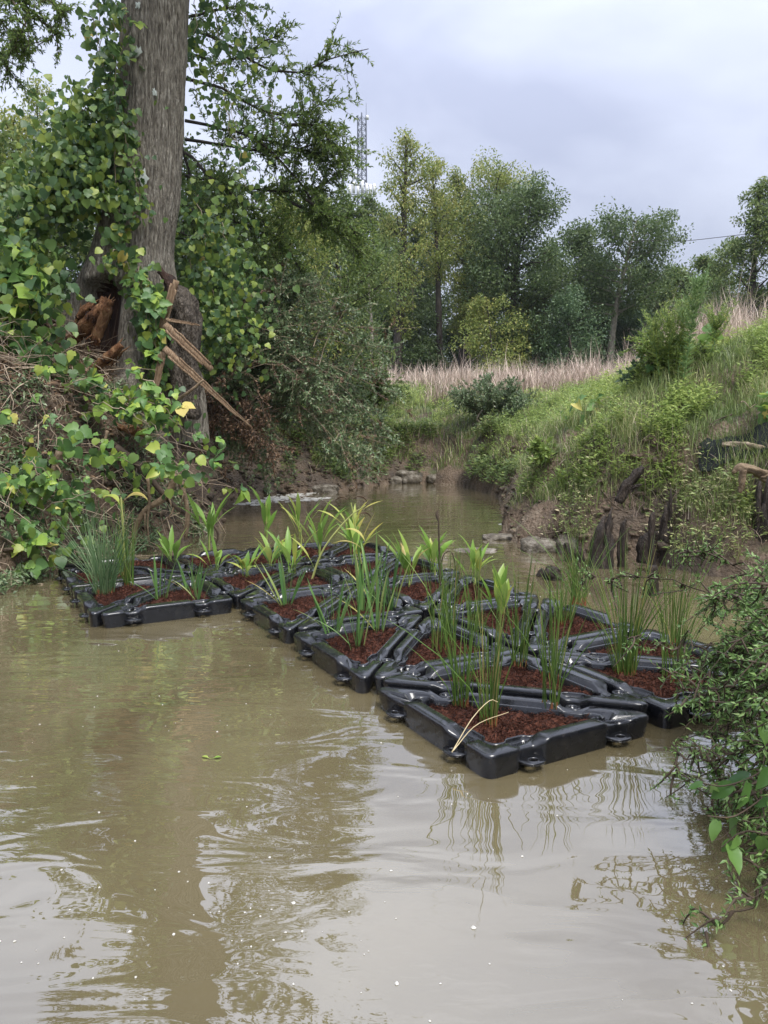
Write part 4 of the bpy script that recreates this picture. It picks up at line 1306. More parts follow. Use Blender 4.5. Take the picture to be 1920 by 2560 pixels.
def vine(name, label, stems, nleaf, size, spread, nrm, seed, group=None, stuff=0, stuff_spread=None, down=.8, stem_r=.006, mat_stuff='kudzu_s', cat='vine', me_pick=(0, 1, 2, 3, 4, 4, 5), stemmat='twig', pool=None):
    """stems: list of polylines. nleaf single leaves in threes along the stems, plus a mass of further leaves behind"""
    g = np.random.default_rng(seed)
    org = np.array(stems[0][0], float)
    t = empty(name, tuple(org), label, cat, group)
    mb = MB(); allp = []
    for s in stems:
        P = curve_pts(np.array(s, float), max(8, 5 * len(s)))
        P = P + np.concatenate([[np.zeros(3)], g.normal(0, .02, (len(P) - 1, 3))])
        V, F = tube(P - org, np.linspace(stem_r, stem_r * .5, len(P)), 5)
        mb.add(V, F, g.uniform(.2, 1))
        L = np.linalg.norm(np.diff(P, axis=0), axis=1).sum()
        allp.append((P, L))
    mb.build('stem', M[stemmat], t)
    Ls = np.array([l for _, l in allp]); Ls = Ls / Ls.sum()
    nrm = np.array(nrm, float)
    for i in range(nleaf // 3):
        P, _ = allp[g.choice(len(allp), p=Ls)]
        f = g.uniform(0, len(P) - 1.01); k = int(f)
        c = P[k] + (P[k + 1] - P[k]) * (f - k) + g.normal(0, spread, 3) + unit(nrm) * abs(g.normal(0, spread * .5))
        n0 = unit(unit(nrm) + g.normal(0, .5, 3))
        dn = unit(np.array([g.normal(0, .55), g.normal(0, .3), -down]) + unit(nrm) * .35)
        dn = unit(dn - n0 * (dn @ n0))
        sd = np.cross(n0, dn)
        sz = size * g.choice([.38, .5, .7, .9, 1.05, 1.35]) * g.uniform(.85, 1.15)
        for a, off in ((0, .25), (1.25, .05), (-1.25, .05)):
            d = unit(dn * math.cos(a) + sd * math.sin(a))
            put_leaf(t, org, c + d * sz * off, d, unit(n0 + g.normal(0, .22, 3)), sz * (1 if a == 0 else .9) * g.uniform(.85, 1.1), (pool or KL)[g.choice(me_pick)])
    if stuff:
        sm = MB(); N = stuff
        sp = stuff_spread or spread
        for ti in range(4):
            n = N // 4
            idx = g.choice(len(allp), n, p=Ls)
            pos = np.zeros((n, 3))
            for q in range(n):
                P, _ = allp[idx[q]]
                f = g.uniform(0, len(P) - 1.01); k = int(f)
                pos[q] = P[k] + (P[k + 1] - P[k]) * (f - k)
            pos = pos + g.normal(0, 1, (n, 3)) * np.array(sp) - unit(nrm) * .12
            ax = np.stack([g.normal(0, .7, n), g.normal(0, .5, n), np.full(n, -down)], 1)
            up = unit(nrm) + g.normal(0, .5, (n, 3))
            s_ = size * g.uniform(.35, 1.0, n)
            leaves(sm, KT[ti], pos - org, ax, up, s_, s_, g.uniform(0, 1, n))
        sm.build('leaf_mass', M[mat_stuff], t, kind='stuff')
    return t

VN = (.05, -.85, .55)
vine('kudzu_vine', 'kudzu vine climbing the left side of the big trunk', [
    [(-2.96, 9.95, 1.91), (-2.99, 9.95, 2.37), (-2.99, 9.95, 2.77), (-3.11, 9.95, 3.17), (-3.22, 9.95, 3.51), (-3.3, 9.95, 3.96), (-3.32, 9.95, 4.4), (-3.33, 9.95, 4.94), (-3.29, 9.95, 5.48), (-3.21, 9.95, 6.01), (-3.15, 9.95, 6.48)],
    [(-3.12, 9.9, 4), (-3.03, 9.9, 4.27), (-3.1, 9.9, 4.66), (-3.16, 9.9, 4.98), (-3.24, 9.9, 5.35)],
    [(-3.4, 9.9, 3.5), (-3.31, 9.9, 3.67), (-3.26, 9.9, 3.83)],
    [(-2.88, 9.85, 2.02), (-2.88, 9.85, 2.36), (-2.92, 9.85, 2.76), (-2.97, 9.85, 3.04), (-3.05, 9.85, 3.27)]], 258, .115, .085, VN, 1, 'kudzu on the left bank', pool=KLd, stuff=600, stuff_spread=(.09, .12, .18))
vine('kudzu_vine', 'thick kudzu clump hanging between the hollow and the splinters', [
    [(-3, 9.7, 3.38), (-2.94, 9.7, 3.02), (-2.9, 9.7, 2.69), (-2.87, 9.7, 2.35), (-2.85, 9.7, 1.95)], [(-2.9, 9.7, 3.24), (-2.84, 9.7, 2.91), (-2.83, 9.7, 2.57), (-2.78, 9.7, 2.24)]], 120, .115, .075, VN, 51, 'kudzu on the left bank', stuff=160, stuff_spread=(.07, .06, .2))
vine('kudzu_vine', 'kudzu streamer hanging left of the trunk against the sky', [
    [(-3.49, 10.1, 6.66), (-3.48, 10.1, 6.29), (-3.47, 10.1, 5.92), (-3.52, 10.1, 5.59), (-3.59, 10.1, 5.32)], [(-3.33, 10.1, 6.66), (-3.32, 10.1, 6.24), (-3.37, 10.1, 5.81), (-3.43, 10.1, 5.43)], [(-3.56, 10, 6.4), (-3.48, 10, 6.09), (-3.46, 10, 5.77)]], 120, .11, .075, VN, 2, 'kudzu on the left bank', pool=KLd, stuff=200, stuff_spread=(.09, .1, .2))
vine('kudzu_mound', 'dark kudzu mound draped over the bush left of the trunk', [
    [(-4.58, 10.3, 4.33), (-4.25, 10.3, 4.87), (-3.94, 10.3, 5.26), (-3.66, 10.3, 5.48), (-3.49, 10.3, 5.34)], [(-4.21, 10.2, 4.83), (-3.91, 10.2, 5.03), (-3.61, 10.2, 5.14), (-3.41, 10.2, 4.97)], [(-4.19, 10.1, 4.44), (-3.83, 10.1, 4.72), (-3.45, 10.1, 4.75)], [(-4.45, 10, 4.14), (-4.03, 10, 4.41), (-3.68, 10, 4.5), (-3.43, 10, 4.36)],
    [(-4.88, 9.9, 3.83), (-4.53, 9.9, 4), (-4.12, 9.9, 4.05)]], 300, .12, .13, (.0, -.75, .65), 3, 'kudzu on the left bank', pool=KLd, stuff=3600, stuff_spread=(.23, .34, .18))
vine('kudzu_mat', 'sunlit kudzu patch at the left edge, beside the hollow', [
    [(-4.79, 9.2, 3.05), (-4.46, 9.2, 3.15), (-4.19, 9.2, 3.21), (-4.03, 9.2, 3.23)], [(-4.71, 9, 2.71), (-4.38, 9, 2.81), (-4.17, 9, 2.86), (-3.97, 9, 2.71)], [(-4.57, 8.8, 2.38), (-4.2, 8.8, 2.43), (-3.95, 8.8, 2.28), (-3.8, 8.8, 2.12)], [(-4.71, 9.3, 3.49), (-4.38, 9.3, 3.46), (-4.17, 9.3, 3.49)]], 282, .16, .11, (.0, -.6, .8), 4, 'kudzu on the left bank', stuff=900, stuff_spread=(.24, .2, .2))
vine('kudzu_mat', 'kudzu runner crossing the bank below the hollow toward the shrub', [
    [(-4.06, 8.9, 2.02), (-3.59, 8.9, 1.92), (-3.18, 8.9, 1.82), (-2.81, 8.9, 1.66), (-2.5, 8.9, 1.55), (-2.19, 8.9, 1.29), (-2.03, 8.9, 1.02), (-1.93, 8.9, 0.81)], [(-2.83, 9, 2.03), (-2.67, 9, 1.92), (-2.52, 9, 1.77), (-2.31, 9, 1.55)], [(-3.26, 8.7, 1.71), (-2.85, 8.7, 1.6), (-2.55, 8.7, 1.4)], [(-3.56, 8.8, 1.76), (-3.14, 8.8, 1.81), (-2.62, 8.8, 1.71), (-2.26, 8.8, 1.4), (-2.06, 8.8, 1.24)]], 210, .115, .10, (.0, -.65, .75), 5, 'kudzu on the left bank', stuff=140, stuff_spread=(.18, .12, .10))
vine('kudzu_mat', 'sparse kudzu strands hanging over the red clay face at the left', [
    [(-3.76, 7.8, 1.83), (-3.73, 7.8, 1.55), (-3.65, 7.8, 1.27), (-3.61, 7.8, 1.09)], [(-3.91, 7.8, 1.55), (-3.88, 7.8, 1.27), (-3.8, 7.8, 1.04), (-3.63, 7.8, 0.8)], [(-3.39, 8, 1.65), (-3.3, 8, 1.41), (-3.07, 8, 1.27)], [(-3.52, 7.7, 1.82), (-3.36, 7.7, 1.55), (-3.28, 7.7, 1.28)], [(-3.8, 7.5, 0.88), (-3.59, 7.5, 0.74), (-3.36, 7.5, 0.65), (-2.99, 7.5, 0.79)]], 108, .12, .12, (.0, -.75, .6), 6, 'kudzu on the left bank')
vine('kudzu_mat', 'pale kudzu leaves and strands low on the left bank near the waterline', [
    [(-3.71, 7.2, 0.6), (-3.5, 7.2, 0.46), (-3.29, 7.2, 0.42), (-3.12, 7.2, 0.29)], [(-3.52, 7.6, 1.1), (-3.3, 7.6, 0.91), (-3.08, 7.6, 0.82), (-2.8, 7.6, 0.78)], [(-3.78, 7.4, 1.11), (-3.62, 7.4, 0.93), (-3.45, 7.4, 0.75)], [(-3.1, 8.2, 1.26), (-2.81, 8.2, 1.11), (-2.47, 8.2, 1.06), (-2.12, 8.2, 1.06)]], 165, .12, .10, (.0, -.75, .6), 16, 'kudzu on the left bank', stuff=300, stuff_spread=(.2, .1, .12))
vine('hanging_vine', 'leafy vine curtain hanging right of the trunk from the top of the picture', [
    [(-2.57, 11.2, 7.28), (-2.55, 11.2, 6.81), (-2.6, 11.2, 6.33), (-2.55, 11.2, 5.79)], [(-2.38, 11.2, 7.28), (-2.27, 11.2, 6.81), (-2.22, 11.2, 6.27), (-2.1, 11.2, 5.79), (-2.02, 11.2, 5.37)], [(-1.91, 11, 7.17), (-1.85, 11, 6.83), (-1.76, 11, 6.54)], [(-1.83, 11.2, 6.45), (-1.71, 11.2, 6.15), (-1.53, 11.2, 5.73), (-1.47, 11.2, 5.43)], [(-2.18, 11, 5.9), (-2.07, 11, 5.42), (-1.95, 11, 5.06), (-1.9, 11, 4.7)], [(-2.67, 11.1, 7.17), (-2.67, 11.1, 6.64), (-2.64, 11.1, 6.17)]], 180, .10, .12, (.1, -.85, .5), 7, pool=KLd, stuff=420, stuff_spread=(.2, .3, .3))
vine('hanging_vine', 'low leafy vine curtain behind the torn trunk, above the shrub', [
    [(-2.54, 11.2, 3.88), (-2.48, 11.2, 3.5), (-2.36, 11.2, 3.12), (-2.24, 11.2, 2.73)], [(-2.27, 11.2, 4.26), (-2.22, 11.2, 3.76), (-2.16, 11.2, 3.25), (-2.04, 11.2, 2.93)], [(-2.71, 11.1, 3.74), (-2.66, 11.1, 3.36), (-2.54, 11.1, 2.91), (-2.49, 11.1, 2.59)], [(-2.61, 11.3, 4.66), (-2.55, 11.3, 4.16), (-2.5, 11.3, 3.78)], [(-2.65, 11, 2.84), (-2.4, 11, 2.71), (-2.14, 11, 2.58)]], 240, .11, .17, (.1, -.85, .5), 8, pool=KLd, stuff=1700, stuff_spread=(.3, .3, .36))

# tangle of dry stems and litter over the left bank
g = np.random.default_rng(31)
mb = MB()
xs = g.uniform(-5.0, -2.2, 2300); ys = g.uniform(6.6, 10.6, 2300)
ok = (sdf(xs, ys) > .02) & (sdf(xs, ys) < 2.0)
for x, y in zip(xs[ok], ys[ok]):
    z = gz(x, y)
    L = g.uniform(.15, .75)
    d = np.array([g.normal(.3, .7), g.normal(-.35, .4), g.normal(-.35, .45)]); d = unit(d)
    p = np.array([x, y - .05, z + g.uniform(.0, .14)])
    q = p + d * L
    q[2] = max(q[2], .01)
    m_ = (p + q) / 2 + g.normal(0, .06, 3) + np.array([0, -.04, .02])
    V, F = tube(curve_pts([p, m_, q], 6), np.linspace(g.uniform(.003, .0075), .002, 6), 4)
    mb.add(V, F, g.uniform(0, 1))
o = mb.build('dry_stem_tangle', M['twig'])
tag(o, 'tangle of dry vine stems and twigs over the left bank', 'twigs', kind='stuff')
mb = MB()
N = 15000
xs = g.uniform(-5.4, -2.1, N); ys = g.uniform(6.6, 11.5, N)
sd = sdf(xs, ys); ok = (sd > .35) & (sd < 2.6)
xs, ys = xs[ok], ys[ok]
zs = ground_z(xs, ys) + g.uniform(.005, .05, len(xs))
n = len(xs)
leaves(mb, LEAF_DIAMOND, np.stack([xs, ys - .02, zs], 1), rnd_dirs(n, g) * np.array([1, 1, .4]), rnd_dirs(n, g) * .5 + np.array([0, -.4, 1]), g.uniform(.05, .11, n), g.uniform(.025, .06, n), g.uniform(0, 1, n))
o = mb.build('leaf_litter', M['dead_leaf'], smooth=False)
tag(o, 'brown fallen leaves littering the left bank', 'leaf litter', kind='stuff')
# small green weeds along the foot of the left bank
mb = MB()
N = 8000
xs = g.uniform(-4.9, -2.2, N); ys = g.uniform(6.5, 10.2, N)
sd = sdf(xs, ys); ok = (sd > -.1) & (sd < .8) & (fbm(xs * 1.7, ys * 1.7, 2, 50) > -.05)
xs, ys = xs[ok], ys[ok]; n = len(xs)
for rep in range(5):
    pos = np.stack([xs + g.normal(0, .05, n), ys - .05 + g.normal(0, .05, n), np.maximum(ground_z(xs, ys), 0) + g.uniform(.02, .16, n)], 1)
    leaves(mb, LEAF_DIAMOND, pos, rnd_dirs(n, g) + np.array([0, -.3, .2]), rnd_dirs(n, g) * .6 + np.array([0, -.4, 1]), g.uniform(.035, .085, n), g.uniform(.013, .03, n), g.uniform(0, .8, n))
o = mb.build('bank_weeds', M['privet'], smooth=False)
tag(o, 'small green weeds at the foot of the left bank', 'weeds', kind='stuff')

# clods and lumps on the eroded faces
def clods(name, label, n, xlo, xhi, ylo, yhi, dlo, dhi, g):
    xs = g.uniform(xlo, xhi, n); ys = g.uniform(ylo, yhi, n)
    d = sdf(xs + .3 * fbm(xs * 1.3, ys * 1.3, 3, 1), ys + .3 * fbm(xs * 1.3, ys * 1.3, 3, 9))
    ok = (d > dlo) & (d < dhi)
    xs, ys = xs[ok], ys[ok]; zs = ground_z(xs, ys); m = len(xs)
    nu, nv = 8, 5
    u = np.arange(nu) / nu * 2 * np.pi; v = np.linspace(.15, np.pi - .15, nv)
    U, Vv = np.meshgrid(u, v)
    T = np.stack([np.cos(U) * np.sin(Vv), np.sin(U) * np.sin(Vv), np.cos(Vv)], -1).reshape(-1, 3)
    sc = g.uniform(.012, .05, m) * g.choice([.6, 1, 1.5], m)
    V = T[None] * sc[:, None, None] * g.uniform(.45, 1.5, (m, len(T), 1)) * np.array([1.2, 1, .75]) + np.stack([xs, ys, zs - .012], 1)[:, None]
    i = np.arange(nu); j = (i + 1) % nu
    F = np.concatenate([np.stack([r * nu + i, r * nu + nu + i, r * nu + nu + j, r * nu + j], 1) for r in range(nv - 1)])
    FF = (F[None] + (np.arange(m) * len(T))[:, None, None]).reshape(-1, 4)
    mb = MB(); mb.add(V.reshape(-1, 3), FF, .5)
    o = mb.build(name, M['ground']); tag(o, label, 'soil', kind='stuff')
clods('soil_clods', 'clods of clay on the eroded right bank face', 2600, 1.3, 5.0, 8.0, 16.0, -.05, .75, np.random.default_rng(3))
clods('bank_clods', 'lumps of earth on the left bank face', 2200, -5.0, -2.2, 6.4, 11.5, -.05, .8, np.random.default_rng(4))
clods('inlet_clods', 'gravel and lumps on the bank face under the privet shrub', 4200, -5.0, .6, 14.8, 18.6, -.1, 1.0, np.random.default_rng(6))
# ------------------------------------------------------------------ trees: trunk, limbs, crown of separate leaves
def tree(name, label, base, top, crown, mat, seed, trunk_r=.16, clear=.3, n_limb=26, clump=70, leaf=.22, dens=1.15, group=None, lean=None, up=.35, fork=0, bark='bark_dark', cat='tree', spread=.5, droop=0.0, lw=.5):
    """crown: list of (relative height 0..1, radius) control points"""
    g = np.random.default_rng(seed)
    base = np.array(base, float); top = np.array(top, float)
    t = empty(name, tuple(base), label, cat, group)
    H = top[2] - base[2]
    mid = (top - base) * .5 + np.array([g.normal(0, .03) * H, g.normal(0, .03) * H, 0])
    if lean is not None:
        mid = np.array(lean)
    ax = curve_pts(np.array([np.zeros(3), mid, top - base]), 16)
    mb = MB(); lf = MB()
    V, F = tube(ax, trunk_r * np.linspace(1.15, .12, 16), 8, rough=.05, rg=g)
    mb.add(V, F)
    ch = np.array(crown, float)
    for k in range(n_limb):
        f = clear + (1 - clear) * ((k + g.uniform(0, 1)) / n_limb)
        p0 = ax[0] + (ax[-1] - ax[0]) * 0
        i = f * 15; a_ = int(min(i, 14))
        p0 = ax[a_] + (ax[a_ + 1] - ax[a_]) * (i - a_)
        r = np.interp(f, ch[:, 0], ch[:, 1]) * g.uniform(.55, 1.12)
        if r < .05: continue
        az_ = k * 2.399 + g.normal(0, .7)
        d = np.array([math.cos(az_), math.sin(az_), up + g.normal(0, .15)])
        P = limb(mb, p0, d, r, max(trunk_r * .34 * (1 - f * .6), .015), g, up=up, n=6, sides=4)
        m_ = max(3, int(3 + r * 1.5))
        for s in range(m_):
            q = P[min(5, 2 + int(g.integers(0, 4)))] + g.normal(0, .22 * spread * r, 3) * np.array([1, 1, .7])
            cr = g.uniform(.32, .72) * (0.6 + .25 * r) * spread * 1.9
            n = int(clump * dens * g.uniform(.6, 1.3))
            off = g.normal(0, 1, (n, 3))
            off = off / np.maximum(1, np.linalg.norm(off, axis=1, keepdims=True) / 1.6)
            pos = q + off * cr * np.array([.75, .75, .60])
            pos[:, 2] -= droop * np.abs(off[:, 0]) * cr
            axs = rnd_dirs(n, g) + off * .4 + np.array([0, 0, -.35])
            leaves(lf, LEAF_DIAMOND, pos, axs, rnd_dirs(n, g) * .8 + np.array([0, 0, 1.0]), leaf * g.uniform(.65, 1.25, n), leaf * lw * g.uniform(.7, 1.2, n), np.clip(g.uniform(0, 1, n) * .8 + g.uniform(-.12, .3), 0, 1))
    mb.build('trunk', M[bark], t)
    lf.build('crown', M[mat], t, kind='stuff', smooth=False)
    return t

FG = 'trees of the wood behind the field'
oval = [(0, .3), (.3, 2.2), (.55, 3.0), (.8, 2.2), (1, .5)]
def B(p, z=2.2):
    return (p[0], p[1], z)
P_ = [(0.58, 48, 4.95), (1.33, 48, 17.92)]
tree('poplar_tree', 'tallest slender yellow-green tree left of centre in the far wood', B(P_[0]), P_[1], [(.2, .8), (.35, 1.6), (.6, 2.2), (.85, 1.7), (1, .5)], 'poplar', 1, .36, .25, 34, 46, .20, group=FG, up=.75)
P_ = [(3.63, 50, 5.09), (3.03, 50, 16.83)]
tree('ash_tree', 'thin tree with a straight dark trunk, right of the tallest one', B(P_[0]), P_[1], [(.45, .6), (.6, 1.8), (.85, 2.0), (1, .6)], 'poplar', 2, .26, .5, 22, 44, .20, group=FG, up=.8)
P_ = [(4.79, 52, 5.23), (7.64, 52, 17.24)]
tree('poplar_tree', 'leaning yellow-green tree with a broad rounded top', B(P_[0]), P_[1], [(.35, 1.2), (.6, 2.9), (.82, 3.4), (1, 1.4)], 'poplar', 3, .34, .35, 44, 52, .20, group=FG, lean=(1.0, 0, 7), up=.6)
P_ = [(5.56, 52, 5.23), (4.8, 52, 17.01)]
tree('poplar_tree', 'yellow-green tree behind the thin dark-trunked one', B(P_[0]), P_[1], [(.3, 1.4), (.6, 2.3), (.82, 2.2), (1, .8)], 'poplar', 33, .28, .3, 34, 46, .20, group=FG, up=.6)
P_ = [(7.76, 47, 4.6), (8.16, 47, 14.17)]
tree('oak_tree', 'big dark oak at the centre right of the far wood', B(P_[0]), P_[1], [(.15, 1.6), (.4, 3.0), (.65, 4.0), (.85, 3.2), (1, 1.4)], 'oak', 4, .38, .18, 60, 70, .21, group=FG, up=.35, spread=.55)
P_ = [(12.45, 50, 5.09), (12.55, 50, 13.08)]
tree('oak_tree', 'dark tree between the big oak and the open branched oak', B(P_[0]), P_[1], [(.1, 1.8), (.5, 2.5), (.8, 2.0), (1, .8)], 'oak', 5, .30, .1, 40, 66, .22, group=FG)
P_ = [(13.5, 47, 5.29), (14.86, 47, 12.97)]
tree('oak_tree', 'open branched oak with a bare grey trunk against the sky', B(P_[0]), P_[1], [(.45, 2.2), (.6, 3.4), (.8, 3.6), (1, 1.6)], 'oak', 6, .26, .46, 34, 52, .21, group=FG, lean=(.3, 0, 5.5), up=.3, bark='bark')
P_ = [(21.5, 46, 5.34), (21.49, 46, 14.67)]
tree('poplar_tree', 'tall yellow-green tree at the right edge of the picture', B(P_[0]), P_[1], [(.15, 1.2), (.45, 2.2), (.75, 1.7), (1, .4)], 'mixed', 7, .30, .15, 40, 60, .20, group=FG, up=.6)
P_ = [(23.41, 46, 5.34), (23.11, 46, 14.21)]
tree('poplar_tree', 'tree half cut off by the right edge behind the tall one', B(P_[0]), P_[1], [(.15, 1.8), (.45, 2.6), (.75, 2.2), (1, .6)], 'mixed', 70, .30, .15, 36, 60, .20, group=FG, up=.5)
P_ = [(22.83, 52, 5.84), (22.54, 52, 12.82)]
tree('young_tree', 'shorter mid-green tree left of the tall right edge tree', B(P_[0]), P_[1], [(.05, 1.5), (.4, 2.0), (.75, 1.4), (1, .4)], 'mixed', 8, .2, .05, 30, 60, .20, group=FG)
for k, (u0, v0, Y0, mt, cr, lab, sd) in enumerate((
    ([(-3.03, 56, 5.52), (-2.63, 56, 17.12)], None, 0, 'mixed', [(.05, 2.0), (.5, 2.6), (.8, 1.8), (1, .5)], 'mid-green tree at the left end of the far wood, under the mast', 9),
    ([(-0.98, 56, 5.52), (-0.79, 56, 16.65)], None, 0, 'mixed', [(.05, 2.0), (.5, 2.6), (.8, 1.6), (1, .5)], 'mid-green tree just left of the tallest tree', 10),
    ([(-4.46, 54, 5.37), (-4.35, 54, 16.41)], None, 0, 'mixed', [(.05, 2.2), (.5, 3.0), (.8, 2.2), (1, .6)], 'mid-green tree seen through the hanging oak leaves, left of the mast', 11),
    ([(2.42, 58, 5.66), (2.54, 58, 15.9)], None, 0, 'oak', [(.02, 2.4), (.5, 3.0), (.8, 2.0), (1, .5)], 'dark tree filling the gap between the tallest tree and the thin one', 12),
    ([(7.48, 60, 5.8), (7.52, 60, 14.72)], None, 0, 'oak', [(.02, 2.6), (.5, 3.2), (.8, 2.4), (1, .7)], 'dark tree behind the leaning tree trunk', 13),
    ([(12.46, 60, 5.8), (12.59, 60, 14.04)], None, 0, 'oak', [(.02, 2.8), (.5, 3.4), (.8, 2.4), (1, .7)], 'dark tree low behind the big oak', 14),
    ([(19.23, 58, 6.33), (19.17, 58, 11.66)], None, 0, 'oak', [(.02, 2.6), (.5, 3.2), (.8, 2.2), (1, .7)], 'low dark tree right of the open branched oak', 15),
    ([(20.55, 56, 6.17), (20.46, 56, 11.79)], None, 0, 'mixed', [(.02, 2.2), (.5, 2.8), (.8, 2.0), (1, .6)], 'low mid-green tree in the dip of the skyline', 16),
    ([(22.3, 55, 6.08), (22.14, 55, 12.38)], None, 0, 'mixed', [(.02, 2.2), (.5, 2.6), (.8, 1.8), (1, .5)], 'low tree left of the shorter right-hand tree', 17),
    ([(17.28, 62, 5.94), (17.19, 62, 13.76)], None, 0, 'bluish', [(.02, 2.8), (.5, 3.2), (.8, 2.2), (1, .6)], 'tree glimpsed behind the bare grey trunk of the open oak', 18),
    ([(4.79, 62, 5.94), (4.67, 62, 18.27)], None, 0, 'oak', [(.02, 2.8), (.5, 3.2), (.8, 2.2), (1, .6)], 'dark tree behind the straight dark trunk', 19),
    ([(0.02, 62, 5.94), (0.38, 62, 16.89)], None, 0, 'oak', [(.02, 2.8), (.5, 3.2), (.8, 2.2), (1, .6)], 'dark tree behind the trunk of the tallest tree', 20),
    ([(-7.44, 60, 5.8), (-7.6, 60, 18.06)], None, 0, 'mixed', [(.02, 2.6), (.5, 3.2), (.8, 2.4), (1, .6)], 'tree of the far wood hidden behind the hanging oak leaves', 21))):
    tree('woodland_tree', lab, B(u0[0]), u0[1], cr, mt, 100 + sd, .24, .08, 42, 66, .24, group=FG)
US = 'understorey of the far wood'
P_ = [(5.62, 44, 4.41), (5.69, 44, 8.22)]
tree('yellow_shrub', 'yellow-leaved understorey tree below the leaning tree', B(P_[0]), P_[1], [(.1, 1.2), (.5, 2.2), (.8, 1.7), (1, .6)], 'poplar', 201, .1, .1, 26, 50, .18, group=US, up=.1, droop=.5)
P_ = [(10.28, 45, 4.47), (10.29, 45, 8.75)]
tree('understorey_tree', 'blue-green drooping understorey tree left of the bare grey trunk', B(P_[0]), P_[1], [(.05, 1.7), (.5, 2.3), (.8, 1.5), (1, .5)], 'bluish', 202, .12, .05, 32, 60, .19, group=US, up=.1, droop=.5)
P_ = [(8.37, 47, 4.6), (8.42, 47, 8.67)]
tree('understorey_tree', 'understorey tree right of the yellow-leaved one', B(P_[0]), P_[1], [(.05, 1.2), (.5, 1.5), (1, .4)], 'poplar', 203, .1, .05, 20, 50, .18, group=US, up=.1)
for k, (u, v, Y0, mt, lab) in enumerate(((760, 700, 46, 'oak', 'dark thicket at the left foot of the far wood'), (830, 690, 50, 'oak', 'dark thicket left of the tallest trunk'), (905, 700, 50, 'oak', 'dark thicket right of the tallest trunk'),
    (985, 710, 54, 'oak', 'dark thicket behind the yellow-leaved understorey tree'), (1150, 710, 54, 'oak', 'dark thicket at the foot of the big oak'), (1290, 690, 52, 'oak', 'dark thicket just left of the bare grey trunk'),
    (1350, 690, 50, 'bluish', 'thicket just right of the bare grey trunk'), (1420, 680, 50, 'oak', 'dark thicket under the dip of the skyline'), (1490, 670, 50, 'mixed', 'thicket behind the tall goldenrod'), (1590, 660, 48, 'oak', 'dark thicket at the foot of the right edge trees'), (1660, 660, 46, 'oak', 'thicket at the very right edge'), (690, 700, 46, 'oak', 'dark thicket behind the privet shrub'))):
    d_ = {'p': 0}
    X0 = (u - 829.5) / 1661 * Y0
    Z1 = 1.55 + (900 - v) / 1661 * Y0
    tree('thicket', lab, (X0, Y0, 2.2), (X0, Y0, Z1 + .4), [(.0, 2.0), (.5, 2.1), (1, .8)], mt, 300 + k, .08, .02, 24, 74, .22, group=US, cat='thicket', up=.1)
# pale bare poles inside the wood
for k, (u, v0, v1, Y0, lab) in enumerate(((800, 780, 600, 44, 'thin pale trunk inside the wood left of the tallest tree'), (890, 780, 560, 52, 'thin grey trunk inside the wood right of the tallest tree'), (1040, 760, 560, 51, 'thin trunk inside the wood beside the leaning tree'))):
    X0 = (u - 829.5) / 1661 * Y0
    p = np.array([(X0, Y0, 2.2), (X0 + .1, Y0, 6), (X0 - .1, Y0, 1.55 + (900 - v1) / 1661 * Y0)])
    o = empty('bare_trunk', tuple(p[0]), lab, 'tree trunk', 'bare trunks inside the far wood')
    mb = MB(); V, F = tube(curve_pts(p - p[0], 10), np.linspace(.14, .05, 10), 7); mb.add(V, F)
    g = np.random.default_rng(k)
    for s in range(4):
        q = curve_pts(p - p[0], 10)[4 + s]
        limb(mb, q, (g.normal(), g.normal(), .8), .9, .03, g, n=4, sides=4)
    mb.build('trunk', M['bark'], o)

# trees behind the left bank, seen beside the big trunk
LG = 'trees behind the left bank'
P_ = [(-11.33, 24, 6.28), (-10.94, 24, 10.39)]
tree('young_tree', 'yellow-green tree at the left edge behind the kudzu mound', B(P_[0]), P_[1], [(.1, 1.4), (.5, 2.0), (.8, 1.2), (1, .3)], 'poplar', 401, .14, .1, 36, 60, .14, group=LG)
P_ = [(-12.15, 28, 7.07), (-11.91, 28, 12.84)]
tree('young_tree', 'slim pale tree showing its tip above the kudzu mound', B(P_[0]), P_[1], [(.2, 1.0), (.6, 1.3), (1, .2)], 'poplar', 402, .12, .2, 30, 60, .12, group=LG, up=.6)
P_ = [(-8.84, 17, 4.51), (-8.56, 17, 7.35)]
tree('young_tree', 'mid-green tree mostly beyond the left edge', B(P_[0], 2.6), P_[1], [(.05, 1.6), (.5, 2.2), (1, .5)], 'mixed', 403, .14, .05, 36, 80, .14, group=LG)
P_ = [(-4.41, 15, 3.31), (-4.12, 15, 6.42)]
tree('understorey_tree', 'dark tree directly behind the big trunk', B(P_[0], 2.3), P_[1], [(.05, 1.0), (.5, 1.2), (.8, .9), (1, .4)], 'oak', 404, .12, .05, 36, 110, .11, group=LG)
P_ = [(-2.31, 17, 2.95), (-2.25, 17, 6.04)]
tree('understorey_tree', 'yellow-green tree behind the privet shrub', B(P_[0], 2.2), P_[1], [(.05, 1.2), (.5, 1.6), (.8, 1.0), (1, .4)], 'poplar', 405, .10, .05, 32, 90, .085, group=LG)
P_ = [(-1.23, 19, 2.9), (-1.26, 19, 6.25)]
tree('understorey_tree', 'green tree between the privet shrub and the mast', B(P_[0], 2.2), P_[1], [(.05, 1.2), (.5, 1.5), (.8, 1.0), (1, .4)], 'mixed', 406, .10, .05, 34, 90, .085, group=LG)
P_ = [(-3.4, 16, 2.87), (-3.41, 16, 5.95)]
tree('understorey_tree', 'dark tree behind the low vine curtain', B(P_[0], 2.2), P_[1], [(.05, 1.3), (.5, 1.5), (.8, 1.1), (1, .4)], 'oak', 407, .12, .05, 40, 120, .10, group=LG)
P_ = [(-3.71, 22, 2.85), (-3.65, 22, 5.88)]
